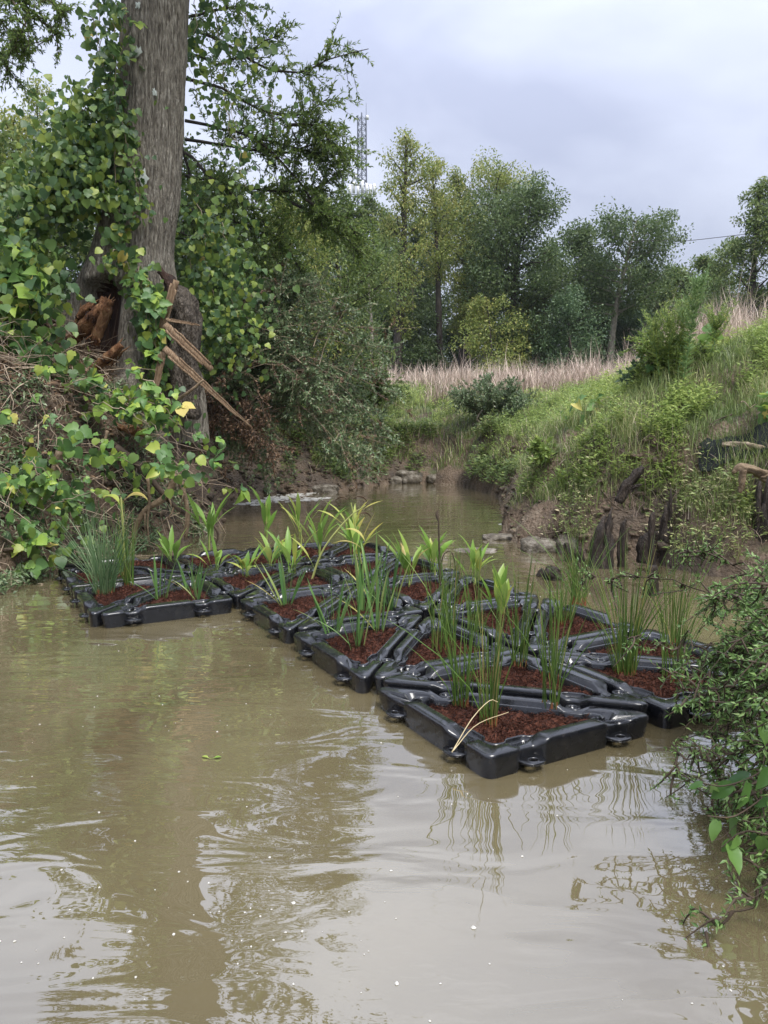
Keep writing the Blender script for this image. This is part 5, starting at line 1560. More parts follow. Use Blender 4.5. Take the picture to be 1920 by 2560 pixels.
tree('understorey_tree', 'dark low tree between the vine curtain and the privet shrub', B(P_[0], 2.2), P_[1], [(.05, 1.5), (.5, 1.8), (1, .6)], 'oak', 408, .10, .05, 30, 110, .11, group=LG)
P_ = [(-7.41, 20, 3.89), (-7.33, 20, 8.04)]
tree('understorey_tree', 'dark tree behind the kudzu mound and the trunk', B(P_[0], 2.6), P_[1], [(.05, 1.8), (.5, 2.2), (.8, 1.4), (1, .4)], 'oak', 409, .12, .05, 36, 90, .13, group=LG)

# willow oak whose leafy branches hang right of the big trunk
def leafy_branch(mb, lf, P, r, g, twigs, tl, leaf, width, tint0=0.0, up=-.05, per=16):
    P = curve_pts(np.array(P, float), 18)
    P = P + np.concatenate([[np.zeros(3)], np.cumsum(g.normal(0, .012, (17, 3)), 0)])
    V, F = tube(P, np.linspace(r, r * .2, 18), 5); mb.add(V, F)
    for k in range(twigs):
        f = g.uniform(.12, 1.0) * 16.9; i = int(f)
        q = P[i] + (P[i + 1] - P[i]) * (f - i)
        T = unit(P[i + 1] - P[i])
        d = unit(T * .7 + g.normal(0, .75, 3) + np.array([0, 0, up]))
        L = tl * g.uniform(.4, 1.15)
        c = np.array([q, q + d * L * .5 + g.normal(0, .02, 3), q + d * L + np.array([0, 0, -.12 * L]) + g.normal(0, .03, 3)])
        c = curve_pts(c, 5)
        V, F = tube(c, np.linspace(.006, .002, 5), 3); mb.add(V, F)
        n = int(per * L / tl) + 5
        fi = g.uniform(.1, 1, n) * 3.99; ii = fi.astype(int)
        pos = c[ii] + (c[ii + 1] - c[ii]) * (fi - ii)[:, None]
        ax = d * .7 + g.normal(0, .65, (n, 3))
        leaves(lf, LEAF_DIAMOND, pos, ax, rnd_dirs(n, g) * .9 + np.array([0, -.2, 1.0]), leaf * g.uniform(.7, 1.25, n), width * g.uniform(.8, 1.2, n), np.clip(g.uniform(0, .85, n) + tint0, 0, 1))

wo = empty('willow_oak', (-3.95, 13.2, 2.2), 'willow oak with narrow leaves hanging right of the trunk against the sky', 'tree')
WB = np.array([-3.95, 13.2, 2.2])
g = np.random.default_rng(61)
mb = MB(); lf = MB()
V, F = tube(curve_pts([(0, 0, -.5), (.1, 0, 3), (.2, .1, 6), (.1, 0, 9.5)], 14), np.linspace(.24, .12, 14), 10); mb.add(V, F)
BR = [
 ([(-3.12, 12.6, 7.46), (-2.55, 12.6, 7.27), (-1.92, 12.6, 6.86), (-1.28, 12.6, 6.8), (-0.78, 12.6, 7), (-0.21, 12.6, 7.12)], 46), ([(-3.06, 12.4, 7.5), (-2.64, 12.4, 7.63), (-2.15, 12.4, 7.83)], 26),
 ([(-3.02, 12.4, 6.65), (-2.46, 12.4, 6.52), (-1.9, 12.4, 6.25), (-1.34, 12.4, 6.22), (-0.91, 12.4, 6.45)], 54), ([(-3.09, 12.6, 6.12), (-2.44, 12.6, 5.98), (-1.8, 12.6, 5.85), (-1.22, 12.6, 5.71), (-0.79, 12.6, 5.57)], 64),
 ([(-3.07, 12.5, 5.81), (-2.36, 12.5, 5.68), (-1.65, 12.5, 5.61), (-1.14, 12.5, 5.71), (-0.78, 12.5, 5.68), (-0.61, 12.5, 5.57)], 66), ([(-3.16, 12.8, 5.36), (-2.43, 12.8, 5.21), (-1.69, 12.8, 5.14), (-1.1, 12.8, 5.21), (-0.73, 12.8, 5.43)], 66),
 ([(-3.15, 12.7, 4.83), (-2.57, 12.7, 4.69), (-1.99, 12.7, 4.48), (-1.55, 12.7, 4.19), (-1.33, 12.7, 3.84)], 60), ([(-3.08, 12.5, 5.61), (-2.59, 12.5, 5.13), (-2.09, 12.5, 4.78), (-1.67, 12.5, 4.29)], 60),
 ([(-3.29, 12.9, 4.53), (-2.85, 12.9, 4.24), (-2.33, 12.9, 4.02), (-1.88, 12.9, 3.8)], 60), ([(-1.93, 12.5, 5.81), (-1.5, 12.5, 5.4), (-1.15, 12.5, 4.99), (-1.01, 12.5, 4.78)], 40), ([(-2.92, 12.6, 7.07), (-2.49, 12.6, 6.93), (-2.06, 12.6, 7.07), (-1.7, 12.6, 7.27), (-1.34, 12.6, 7.4)], 30),
 ([(-3.31, 12.9, 5.1), (-3.06, 12.9, 4.67), (-2.85, 12.9, 4.09), (-2.72, 12.9, 3.51)], 60), ([(-3.36, 13.2, 6.05), (-3.19, 13.2, 5.47), (-3.13, 13.2, 4.82), (-3.07, 13.2, 4.15)], 60), ([(-1.21, 12.4, 4.89), (-0.93, 12.4, 4.69), (-0.64, 12.4, 4.55), (-0.36, 12.4, 4.38)], 34), ([(-1.54, 12.7, 4.97), (-1.1, 12.7, 4.69), (-0.73, 12.7, 4.34), (-0.44, 12.7, 4.05)], 50), ([(-1.48, 12.4, 5.98), (-1.13, 12.4, 5.97), (-0.85, 12.4, 5.78), (-0.74, 12.4, 5.37)], 36)]
for pth, tw in BR:
    leafy_branch(mb, lf, np.array(pth) - WB, .028, g, int(tw * 1.2), .62, .080, .026, per=30)
for k in range(9):       # upper crown beyond the frame, seen mirrored in the creek
    a = k * 2.4; p0 = np.array([.15, .05, 6.2 + .4 * k])
    e_ = p0 + np.array([math.cos(a) * 2.3, math.sin(a) * 2.0, .8])
    leafy_branch(mb, lf, np.array([p0, (p0 + e_) / 2 + np.array([0, 0, .3]), e_]), .04, g, 40, .5, .10, .03, per=18)
mb.build('trunk', M['bark_dark'], wo)
lf.build('crown', M['willow'], wo, kind='stuff', smooth=False)
# leafy branch hanging into the top left corner
lb = empty('overhanging_branch', tuple([(-3.97, 8, 5.81)][0]), 'grey-green leafy branch hanging into the top left corner', 'branch')
LBO = np.array([(-3.97, 8, 5.81)][0])
mb = MB(); lf = MB()
for pth, tw in (([(-3.97, 8, 5.81), (-3.71, 8, 5.64), (-3.45, 8, 5.47), (-3.24, 8, 5.31), (-3.16, 8, 5.14)], 46), ([(-3.98, 8, 5.68), (-3.73, 8, 5.39), (-3.52, 8, 5.18), (-3.39, 8, 4.97)], 46), ([(-4.09, 8.2, 5.57), (-3.88, 8.2, 5.31), (-3.75, 8.2, 5.1), (-3.67, 8.2, 4.88)], 40), ([(-3.62, 8, 5.72), (-3.36, 8, 5.6), (-3.14, 8, 5.47), (-3.1, 8, 5.39)], 36), ([(-3.83, 7.9, 5.75), (-3.63, 7.9, 5.51), (-3.55, 7.9, 5.26), (-3.61, 7.9, 5.01)], 40)):
    leafy_branch(mb, lf, np.array(pth) - LBO, .014, g, tw, .22, .05, .016, per=24)
mb.build('branch_wood', M['twig_dark'], lb); lf.build('foliage', M['willow'], lb, kind='stuff', smooth=False)

# ------------------------------------------------------------------ the mast and the power line, far behind the wood
mast = empty('radio_mast', (-4.1, 150, 2.4), 'grey lattice radio mast rising above the trees', 'radio mast')
zt = 54.6
legs = [(-.85, .5), (.85, .5), (0, -.95)]
for lx, ly in legs:
    mb = MB(); V, F = tube([(lx * 1.6, ly * 1.6, 0), (lx, ly, zt * .5), (lx * .9, ly * .9, zt)], [.19, .16, .13], 6); mb.add(V, F); mb.build('leg', M['metal'], mast)
for side in range(3):
    mb = MB()
    A_, B_ = legs[side], legs[(side + 1) % 3]
    for k in range(44):
        z0, z1 = 11 + k, 12 + k
        s0 = 1.6 - .6 * min(1, z0 / (zt * .5)) - .1 * max(0, z0 / (zt * .5) - 1); s1 = 1.6 - .6 * min(1, z1 / (zt * .5)) - .1 * max(0, z1 / (zt * .5) - 1)
        if z1 > zt: break
        a_, b_ = (A_, B_) if k % 2 else (B_, A_)
        V, F = tube([(a_[0] * s0, a_[1] * s0, z0), (b_[0] * s1, b_[1] * s1, z1)], [.06, .06], 4); mb.add(V, F)
        V, F = tube([(A_[0] * s1, A_[1] * s1, z1), (B_[0] * s1, B_[1] * s1, z1)], [.055, .055], 4); mb.add(V, F)
    mb.build('bracing', M['metal'], mast)
mb = MB()
for a, b in (((-2.6, -1.5, 40), (2.6, -1.5, 40)), ((-2.6, -1.5, 41.6), (2.6, -1.5, 41.6)), ((-2.6, 1.5, 40.5), (2.6, 1.5, 40.5)), ((-2.6, -1.5, 40), (-2.6, 1.5, 40.5)), ((2.6, -1.5, 40), (2.6, 1.5, 40.5))):
    V, F = tube([a, b], [.09, .09], 5); mb.add(V, F)
plat_o = mb.build('antenna_platform', M['metal'], mast)
def panel(x, y, z, w, h, d, rot):
    mb = MB()
    c, s = math.cos(rot), math.sin(rot)
    V = np.array([(sx * w / 2, sy * d / 2, sz * h / 2) for sx in (-1, 1) for sy in (-1, 1) for sz in (-1, 1)])
    V = np.stack([V[:, 0] * c - V[:, 1] * s + x, V[:, 0] * s + V[:, 1] * c + y, V[:, 2] + z], 1)
    mb.add(V, np.array([(0, 1, 3, 2), (4, 6, 7, 5), (0, 4, 5, 1), (2, 3, 7, 6), (0, 2, 6, 4), (1, 5, 7, 3)]))
    mb.build('antenna_panel', M['antenna'], plat_o, smooth=False)
for k, (x, z, h) in enumerate(((-2.2, 40.6, 2.2), (-1.5, 41.2, 2.0), (-.7, 40.8, 2.2), (.1, 41.4, 2.2), (.9, 41.0, 2.0), (1.6, 40.7, 2.2), (2.3, 41.0, 1.8), (-1.2, 43.2, .9), (1.1, 47.5, 1.0), (1.05, 53.5, .7))):
    panel(x, -1.6, z, .5, h, .3, R(-20 + 8 * k))
mb = MB(); V, F = tube([(.8, .4, zt), (.8, .4, zt + 2.2)], [.05, .03], 5); mb.add(V, F); mb.build('lightning_rod', M['metal'], mast)
pw = np.array([(-80, 150, 40), (20, 120, 27.5), (62, 105, 27.0), (160, 80, 34)])
mb = MB(); V, F = tube(curve_pts(pw, 40), np.full(40, .045), 4); mb.add(V, F)
o = mb.build('power_line', M['wire']); tag(o, 'thin power line crossing the sky above the right-hand trees', 'power line')
# ------------------------------------------------------------------ privet shrub leaning over the creek
pv = empty('privet_shrub', (-2.75, 12.2, 1.5), 'tangled grey-green privet shrub leaning over the creek, brown leaves in it', 'shrub')
PO = np.array([-2.75, 12.2, 1.5])
g = np.random.default_rng(71)
mb = MB(); lf = MB(); dl = MB()
for k in range(62):
    th = g.uniform(0, 2 * math.pi); ph = math.acos(g.uniform(-.75, 1))
    e_ = np.array([-1.22, 12.6, 1.9]) + np.array([math.cos(th) * math.sin(ph) * 1.38, math.sin(th) * math.sin(ph) * .8, math.cos(ph) * 1.78])
    e_[2] = max(e_[2], .12)
    s_ = PO + np.array([g.normal(0, .25), g.normal(0, .3), 0])
    m_ = (s_ + e_) / 2 + np.array([g.normal(0, .2), g.normal(0, .2), .5 + g.uniform(0, .5)])
    leafy_branch(mb, lf, np.array([s_, m_, e_]) - PO, .015, g, 46, .42, .064, .030, per=26, up=.0)
    if k % 3 != 2:
        leafy_branch(mb, dl, np.array([s_, m_ * .9 + e_ * .1 + g.normal(0, .1, 3), e_ + g.normal(0, .3, 3)]) - PO, .008, g, 7, .35, .055, .024, per=16, up=-.3)
for k in range(14):      # bare whips
    a = PO + np.array([g.uniform(.3, 2.2), g.normal(0, .5), g.uniform(.3, 1.6)])
    b = a + np.array([g.normal(.2, .4), g.normal(0, .2), g.uniform(.6, 1.3)])
    V, F = tube(curve_pts([a - PO, (a + b) / 2 - PO + g.normal(0, .1, 3), b - PO], 7), np.linspace(.007, .002, 7), 4); mb.add(V, F)
mb.build('branches', M['twig'], pv)
lf.build('foliage', M['privet'], pv, kind='stuff', smooth=False)
dl.build('dead_leaves', M['dead_leaf'], pv, kind='stuff', smooth=False)
# dead brush hanging below it
db = empty('dead_brush', tuple([(-2.49, 11.6, 1.69)][0]), 'dead brown brush hanging between the trunk and the privet shrub', 'brush')
DO = np.array([(-2.49, 11.6, 1.69)][0])
mb = MB(); dl = MB()
for k in range(30):
    a = DO + np.array([g.uniform(-.3, .7), g.normal(0, .25), g.uniform(-.2, .5)])
    b = a + np.array([g.normal(.1, .25), g.normal(-.1, .15), -g.uniform(.3, 1.0)])
    b[2] = max(b[2], .05)
    leafy_branch(mb, dl, np.array([a, (a + b) / 2 + g.normal(0, .08, 3), b]) - DO, .008, g, 9, .25, .06, .026, per=12, up=-.5)
mb.build('stems', M['twig_dark'], db); dl.build('leaves', M['dead_leaf'], db, kind='stuff', smooth=False)

# ------------------------------------------------------------------ shrubs on the far bank
SB = 'shrubs along the far bank'
def shrub(label, c, rad, mat, seed, nb=22, leaf=.05, lw=.022, name='bank_shrub', cat='shrub', group=SB, tw=22):
    g = np.random.default_rng(seed)
    c = np.array(c, float); rad = np.array(rad, float)
    b0 = np.array([c[0], c[1], gz(c[0], c[1]) - .05])
    t = empty(name, tuple(b0), label, cat, group)
    mb = MB(); lf = MB()
    for k in range(nb):
        d = rnd_dirs(1, g)[0]; d[2] = abs(d[2]) * 1.1 - .15
        e_ = c + d * rad * g.uniform(.6, 1.05)
        s_ = b0 + np.array([g.normal(0, .2) * rad[0], g.normal(0, .2) * rad[1], 0])
        leafy_branch(mb, lf, np.array([s_, (s_ + e_) / 2 + np.array([0, 0, .2 * rad[2]]), e_]) - b0, .010, g, tw, .33 * rad.mean() + .1, leaf, lw, per=20, up=.1)
    mb.build('branches', M['twig_dark'], t); lf.build('foliage', M[mat], t, kind='stuff', smooth=False)
shrub('grey-green shrub on the far bank above the dark hollow', [(2.55, 18.6, 1.99)][0], (1.0, .7, .75), 'privet', 1, leaf=.07, lw=.03)
shrub('grey-green shrub trailing over the far bank, right of the hollow', [(3.16, 18.2, 1.5)][0], (.7, .6, .45), 'privet', 2, leaf=.07, lw=.03)
shrub('bright sapling on the right bank edge, above the grass tussock', [(2.1, 10.1, 1.04)][0], (.30, .25, .36), 'herb', 4, nb=7, leaf=.075, lw=.04, tw=6)
shrub('green bush on the far bank left of the dry grass', [(-0.37, 21, 2.18)][0], (1.1, .8, .9), 'mixed', 5, leaf=.08, lw=.04)
shrub('leafy bush on the slope below the tall goldenrod', [(3.88, 10.3, 2.16)][0], (.5, .45, .6), 'herb', 6, nb=18, leaf=.06, lw=.025)
shrub('dark bush behind the leafy one at the foot of the goldenrod', [(3.76, 10.8, 1.94)][0], (.5, .4, .35), 'bluish', 7, nb=16, leaf=.08, lw=.04)

# ------------------------------------------------------------------ grass on the far and right banks
def bank_points(n, g, ymin, ymax, dmin, dmax=99, xlo=-.6, xhi=.62):
    y = ymin * (ymax / ymin) ** g.uniform(0, 1, n)
    x = g.uniform(xlo, xhi, n) * y
    d = sdf(x + .3 * fbm(x * 1.3, y * 1.3, 3, 1), y + .3 * fbm(x * 1.3, y * 1.3, 3, 9))
    ok = (d > dmin) & (d < dmax) & ((x > 1.2) | (y > 15.4)) & ~((x < -1.5) & (y < 16.5))
    return x[ok], y[ok], d[ok]
g = np.random.default_rng(81)
def grass_obj(name, label, n, ymin, ymax, dmin, dmax, hgt, wid, bend, mat, keep=None, seg=3, cat='grass', xlo=-.6, xhi=.62):
    x, y, d = bank_points(n, g, ymin, ymax, dmin, dmax, xlo, xhi)
    if keep is not None:
        k = keep(x, y, d); x, y, d = x[k], y[k], d[k]
    z = ground_z(x, y)
    m = len(x)
    mb = MB()
    tuft = fbm(x * 2.1, y * 2.1, 2, 77)
    h = hgt * g.uniform(.5, 1.25, m) * (1 + .9 * tuft)
    blades(mb, np.stack([x, y, z - .02], 1), g.uniform(0, 2 * np.pi, m), np.clip(h, .04, 3), g.uniform(.1, bend, m), wid * g.uniform(.7, 1.3, m) * np.clip(y / 9, .9, 3), np.clip(g.uniform(0, .85, m) + tuft * .5, 0, 1), seg)
    o = mb.build(name, M[mat], smooth=False)
    tag(o, label, cat, kind='stuff')
grass_obj('grass', 'short green grass covering the right and far banks', 230000, 7.0, 32, .27, 60, .24, .0085, .95, 'grass')
grass_obj('long_grass', 'long arching green grass hanging over the right bank edge', 40000, 7.0, 20, .24, .9, .36, .009, 1.05, 'grass', keep=lambda x, y, d: fbm(x * 1.6, y * 1.6, 2, 5) > -.1, seg=4)
grass_obj('thatch', 'dry straw-coloured blades at the eroded bank edge', 16000, 7.0, 20, .22, 1.0, .28, .008, 1.1, 'drygrass', seg=4)
def dryzone(x, y, d):
    far = (y > 20.5) & (x > -.6) & (fbm(x * .35, y * .35, 2, 15) > -.22)
    ridge_ = (x > 3.9) & (y > 11.5) & (d > 2.6) & (fbm(x * .6, y * .6, 2, 16) > -.12)
    return far | ridge_
grass_obj('dry_grass', 'pinkish tan dry grass along the field edge and right ridge', 80000, 11.5, 34, 2.0, 90, .78, .011, 1.0, 'drygrass', keep=dryzone, seg=3)
grass_obj('dry_stalks', 'tall thin dry stalks standing above the field edge', 900, 11.5, 30, 2.0, 90, 1.25, .008, .5, 'drygrass', keep=dryzone, seg=4)
# leafy herbs
x, y, d = bank_points(52000, g, 7.0, 24, .34, 8)
k = (fbm(x * 1.1, y * 1.1, 4, 41) > -.10) & ~dryzone(x, y, d)
x, y = x[k], y[k]; z = ground_z(x, y); m = len(x)
mb = MB()
hs = g.uniform(.08, .36, m)
for q in range(9):
    f = (q + .5) / 9
    a = g.uniform(0, 2 * np.pi, m)
    pos = np.stack([x + .05 * np.cos(a) * f, y + .05 * np.sin(a) * f, z + hs * (.25 + .75 * f)], 1)
    ax = np.stack([np.cos(a), np.sin(a), g.uniform(.1, .7, m)], 1)
    s_ = g.uniform(.035, .09, m)
    leaves(mb, LEAF_DIAMOND, pos, ax, np.array([0, 0, 1.0]) + rnd_dirs(m, g) * .35, s_, s_ * .36, np.clip(g.uniform(0, 1, m) * .7 + fbm(x, y, 2, 9) * .7 + .2, 0, 1))
o = mb.build('leafy_herbs', M['herb'], smooth=False)
tag(o, 'bright yellow-green leafy herbs mixed into the bank grass', 'herbs', kind='stuff')

# greenery on the face of the far bank
x = g.uniform(-2.0, 2.6, 9000); y = g.uniform(14.5, 19.6, 9000)
d = sdf(x + .3 * fbm(x * 1.3, y * 1.3, 3, 1), y + .3 * fbm(x * 1.3, y * 1.3, 3, 9))
k = (d > .04) & (d < 1.1) & (fbm(x * 1.2, y * 1.2, 3, 63) > -.02) & ~((x > .9) & (x < 1.9) & (d < .7))
x, y = x[k], y[k]; z = ground_z(x, y); m = len(x)
mb = MB()
for q in range(7):
    a = g.uniform(0, 2 * np.pi, m); f = g.uniform(0, 1, m)
    pos = np.stack([x + .09 * np.cos(a), y + .09 * np.sin(a) - .04, z + .03 + .22 * f], 1)
    s_ = g.uniform(.05, .12, m)
    leaves(mb, LEAF_DIAMOND, pos, np.stack([np.cos(a), np.sin(a) - .4, g.uniform(-.2, .6, m)], 1), np.array([0, -.3, 1.0]) + rnd_dirs(m, g) * .4, s_, s_ * .42, np.clip(g.uniform(0, .9, m), 0, 1))
o = mb.build('bank_greenery', M['mixed'], smooth=False)
tag(o, 'leafy plants clinging to the far bank above the water', 'plants', kind='stuff')

# weeds and litter on the toe of the right bank
x = g.uniform(1.3, 4.8, 5000); y = g.uniform(7.2, 11.0, 5000)
d = sdf(x + .3 * fbm(x * 1.3, y * 1.3, 3, 1), y + .3 * fbm(x * 1.3, y * 1.3, 3, 9))
k = (d > .02) & (d < .6) & (fbm(x * 1.9, y * 1.9, 3, 88) > .06)
x, y = x[k], y[k]; z = ground_z(x, y); m = len(x)
mb = MB()
for q in range(6):
    a = g.uniform(0, 2 * np.pi, m)
    pos = np.stack([x + .06 * np.cos(a), y + .06 * np.sin(a) - .03, z + g.uniform(.02, .15, m)], 1)
    s_ = g.uniform(.03, .075, m)
    leaves(mb, LEAF_DIAMOND, pos, np.stack([np.cos(a), np.sin(a) - .4, g.uniform(-.2, .7, m)], 1), np.array([0, -.3, 1.0]) + rnd_dirs(m, g) * .4, s_, s_ * .36, g.uniform(0, 1, m))
blades(mb, np.stack([x, y, z], 1), g.uniform(3.4, 6.0, m), g.uniform(.12, .34, m), g.uniform(.5, 1.1, m), np.full(m, .008), g.uniform(.3, 1, m), 4)
o = mb.build('toe_weeds', M['grass'], smooth=False)
tag(o, 'scattered weeds and drooping blades on the right clay face', 'weeds', kind='stuff')

# rooted tussock at the water's edge
tp = np.array([(1.83, 10.1, 0.18)][0])
ts = empty('grass_tussock', tuple(tp), 'grass tussock with hanging red-brown roots at the right water edge', 'tussock')
mb = MB(); n = 260
a = g.uniform(0, 2 * np.pi, n); r_ = .12 * np.sqrt(g.uniform(0, 1, n))
blades(mb, np.stack([np.cos(a) * r_, np.sin(a) * r_, np.full(n, .06)], 1), a + g.normal(0, .6, n), g.uniform(.15, .34, n), g.uniform(.2, .95, n), np.full(n, .005), g.uniform(.3, 1, n), 4)
mb.build('blades', M['grass'], ts, kind='stuff', smooth=False)
mb = MB()
V, F = tube([(0, 0, -.16), (0, 0, -.05), (0, 0, .07)], [.11, .16, .10], 14, rough=.12, rg=g); mb.add(V, F)
for k in range(60):
    a = g.uniform(0, 2 * math.pi); r0 = g.uniform(.08, .17)
    p = np.array([math.cos(a) * r0, math.sin(a) * r0, g.uniform(-.02, .06)])
    V, F = tube([p, p + np.array([g.normal(0, .02), g.normal(0, .02), -.1]), p + np.array([g.normal(0, .04), g.normal(0, .04), -.24])], [.006, .004, .002], 3); mb.add(V, F)
mb.build('root_ball', M['rot_dark'], ts)

# kudzu and broad leaves on the right bank
vine('kudzu_runner', 'kudzu runner spilling down the middle of the right bank', [[(3.41, 10.6, 1.8), (3.17, 10.6, 1.65), (2.92, 10.6, 1.52), (2.67, 10.6, 1.33)], [(3.25, 10.5, 1.86), (2.94, 10.5, 1.77), (2.7, 10.5, 1.55)]], 66, .13, .14, (-.1, -.6, .8), 21, stuff=60, stuff_spread=(.2, .2, .1))
vine('grape_vine', 'broad pale leaves climbing through the goldenrod on the right bank', [[(3.45, 10.2, 2.21), (3.62, 10.2, 2.39), (3.92, 10.2, 2.57), (4.15, 10.2, 2.63), (4.4, 10.2, 2.54)], [(3.43, 10.2, 1.97), (3.7, 10.2, 1.91), (4.05, 10.2, 2.21), (4.23, 10.2, 2.33)]], 36, .15, .12, (0, -.8, .5), 22, me_pick=(1, 2))
vine('grape_vine', 'yellow-green lobed leaves low on the right bank near the fallen branch', [[(3.54, 9.1, 1.53), (3.65, 9.1, 1.39), (3.82, 9.1, 1.34)], [(3.77, 8.2, 1.7), (3.97, 8.2, 1.65), (4.16, 8.2, 1.6)]], 24, .12, .05, (0, -.7, .7), 23, me_pick=(1, 2))

# tall goldenrod stems
def stem_weed(label, base, top, seed, n=90, leaf=.10, spread=.16, side=10, mat='weed', name='goldenrod', group='tall weeds on the right bank'):
    g = np.random.default_rng(seed)
    base = np.array(base, float); top = np.array(top, float)
    base[2] = gz(base[0], base[1])
    t = empty(name, tuple(base), label, 'weed', group)
    mb = MB(); lf = MB()
    P = curve_pts([np.zeros(3), (top - base) * .5 + g.normal(0, .03, 3), top - base], 12)
    V, F = tube(P, np.linspace(.009, .003, 12), 5); mb.add(V, F, .4)
    f = g.uniform(.12, 1, n) * 10.99; i = f.astype(int)
    pos = P[i] + (P[i + 1] - P[i]) * (f - i)[:, None]
    a = g.uniform(0, 2 * np.pi, n)
    leaves(lf, LEAF_DIAMOND, pos, np.stack([np.cos(a), np.sin(a), g.uniform(.2, .9, n)], 1), np.array([0, 0, 1.0]) + rnd_dirs(n, g) * .3, leaf * g.uniform(.6, 1.2, n) * (1.2 - .05 * f), np.full(n, .017), g.uniform(0, 1, n))
    for k in range(side):
        i = g.integers(6, 11); a = g.uniform(0, 2 * math.pi)
        L = spread * g.uniform(.6, 1.6) * (1.3 - .07 * i)
        e_ = P[i] + np.array([math.cos(a) * L, math.sin(a) * L, L * 1.5])
        c = curve_pts([P[i], (P[i] + e_) / 2 - np.array([0, 0, .03]), e_], 6)
        V, F = tube(c, np.linspace(.004, .0015, 6), 4); mb.add(V, F, .5)
        m = 22; ff = g.uniform(0, 1, m) * 4.99; ii = ff.astype(int)
        pp = c[ii] + (c[ii + 1] - c[ii]) * (ff - ii)[:, None]
        leaves(lf, LEAF_DIAMOND, pp, rnd_dirs(m, g) + np.array([0, 0, .8]), rnd_dirs(m, g), g.uniform(.03, .07, m), np.full(m, .010), g.uniform(.3, 1, m))
    mb.build('stalk', M['weed'], t); lf.build('foliage', M[mat], t, kind='stuff', smooth=False)
W_ = [(3.67, 9.6, 1.61), (3.83, 9.6, 3.22)]
stem_weed('tallest goldenrod stalk, standing above the right bank', W_[0], W_[1], 1, 260, .12, .20, 44)
for k, (u0, v0, u1, v1, lab) in enumerate(((1440, 830, 1435, 690, 'feathery weed stalk just left of the tallest goldenrod'), (1420, 830, 1400, 705, 'feathery weed stalk at the left of the goldenrod group'), (1455, 820, 1465, 670, 'feathery weed stalk touching the tallest goldenrod'), (1500, 820, 1530, 690, 'feathery weed stalk just right of the tallest goldenrod'), (1600, 930, 1610, 820, 'short weed stalk near the right edge of the bank'))):
    X0 = (u0 - 829.5) / 1661 * 9.9; X1 = (u1 - 829.5) / 1661 * 9.9
    stem_weed(lab, (X0, 9.9, 2), (X1, 9.9, 1.55 + (900 - v1) / 1661 * 9.9), 10 + k, 120, .09, .2, 36, mat='herb', name='weed_stalk')

# ------------------------------------------------------------------ dead wood on the right bank
DG = 'dead stumps at the right bank'
def snag(label, pieces, seed, name='dead_stump', mat='deadwood'):
    o0 = np.array(pieces[0][0][0], float)
    t = empty(name, tuple(o0), label, 'stump' if 'stump' in name or 'post' in name else 'dead wood', DG)
    for k, (pth, rads, nm) in enumerate(pieces):
        P = curve_pts(np.array(pth, float) - o0, 18)
        mb = MB(); lumpy(mb, P, np.interp(np.linspace(0, 1, 18), np.linspace(0, 1, len(rads)), rads), 18, seed + k, amp=.5, fx=2.6)
        mb.build(nm, M[mat], t, smooth=True)
def shard_stump(label, c, h, rad, seed, n=7, name='dead_stump', lean=(0, 0), spread=.8):
    """rotted stump: upright slabs of wood of unequal height round a hollow heart"""
    g = np.random.default_rng(seed)
    c = np.array(c, float)
    t = empty(name, tuple(c), label, 'stump', DG)
    for k in range(n):
        a = k / n * 2 * math.pi + g.normal(0, .3)
        r0 = rad * spread * g.uniform(.3, .8)
        hh = h * g.uniform(.45, 1.05)
        b = np.array([math.cos(a) * r0, math.sin(a) * r0, -.2])
        m_ = 12
        f = np.linspace(0, 1, m_)
        P = b + np.stack([lean[0] * f ** 1.6 * hh + g.normal(0, .006, m_) - math.cos(a) * r0 * .25 * f, lean[1] * f * hh + g.normal(0, .006, m_), (hh + .2) * f], 1)
        w = rad * g.uniform(.4, .75) * np.clip(1.15 - f * g.uniform(.35, .7) - .5 * (f > .82) * (f - .82) / .18, .06, 2) * (1 + g.normal(0, .10, m_))
        mb = MB(); tube_capped(mb, P, w, 9, squash=.55, rough=.16, rg=g)
        mb.build('slab', M['deadwood'], t, smooth=False)
shard_stump('split dark stump with ragged prongs standing in the shallows', [(2.24, 7.9, -0.04)][0], .68, .17, 1, 9, lean=(.18, .1))
snag('charred leaning log rising from the split stump up the bank', [
    ([(2.48, 8.1, 0.65), (2.57, 8.1, 0.82), (2.66, 8.1, 0.95), (2.73, 8.1, 1.03)], (.04, .06, .05, .02), 'log'),
    ([(2.55, 8.1, 0.76), (2.65, 8.1, 0.82), (2.73, 8.1, 0.84)], (.03, .022, .008), 'broken_branch')], 5, name='leaning_log')
snag('thin dark post right of the split stump', [([(2.47, 7.9, -0.13), (2.47, 7.9, 0.16), (2.48, 7.9, 0.41), (2.51, 7.9, 0.5)], (.035, .04, .03, .012), 'post')], 9, name='dead_post')
shard_stump('broad dark stump against the clay, middle of the right bank', [(3, 8.1, 0.1)][0], 0.72, 0.1, 42, 6)
snag('thin blackened post in the shallows, middle of the right bank', [([(2.72, 7.6, -0.16), (2.68, 7.6, 0.22), (2.68, 7.6, 0.54), (2.69, 7.6, 0.61)], (.035, .033, .027, .012), 'post')], 15, name='dead_post')
snag('square-topped post standing in open water behind the bare bed', [([(2.38, 6.6, -0.35), (2.36, 6.6, -0.02), (2.34, 6.6, 0.26)], (.055, .05, .045), 'post')], 18, name='dead_post')
snag('low broken stub in the water behind the raft edge', [([(1.64, 7.3, -0.09), (1.63, 7.3, 0.04), (1.65, 7.3, 0.11)], (.09, .09, .06), 'stub')], 20, name='dead_stub')
snag('small pointed stub left of the low broken one', [([(1.53, 7.4, -0.09), (1.53, 7.4, 0.02), (1.55, 7.4, 0.08)], (.035, .03, .012), 'stub')], 22, name='dead_stub')
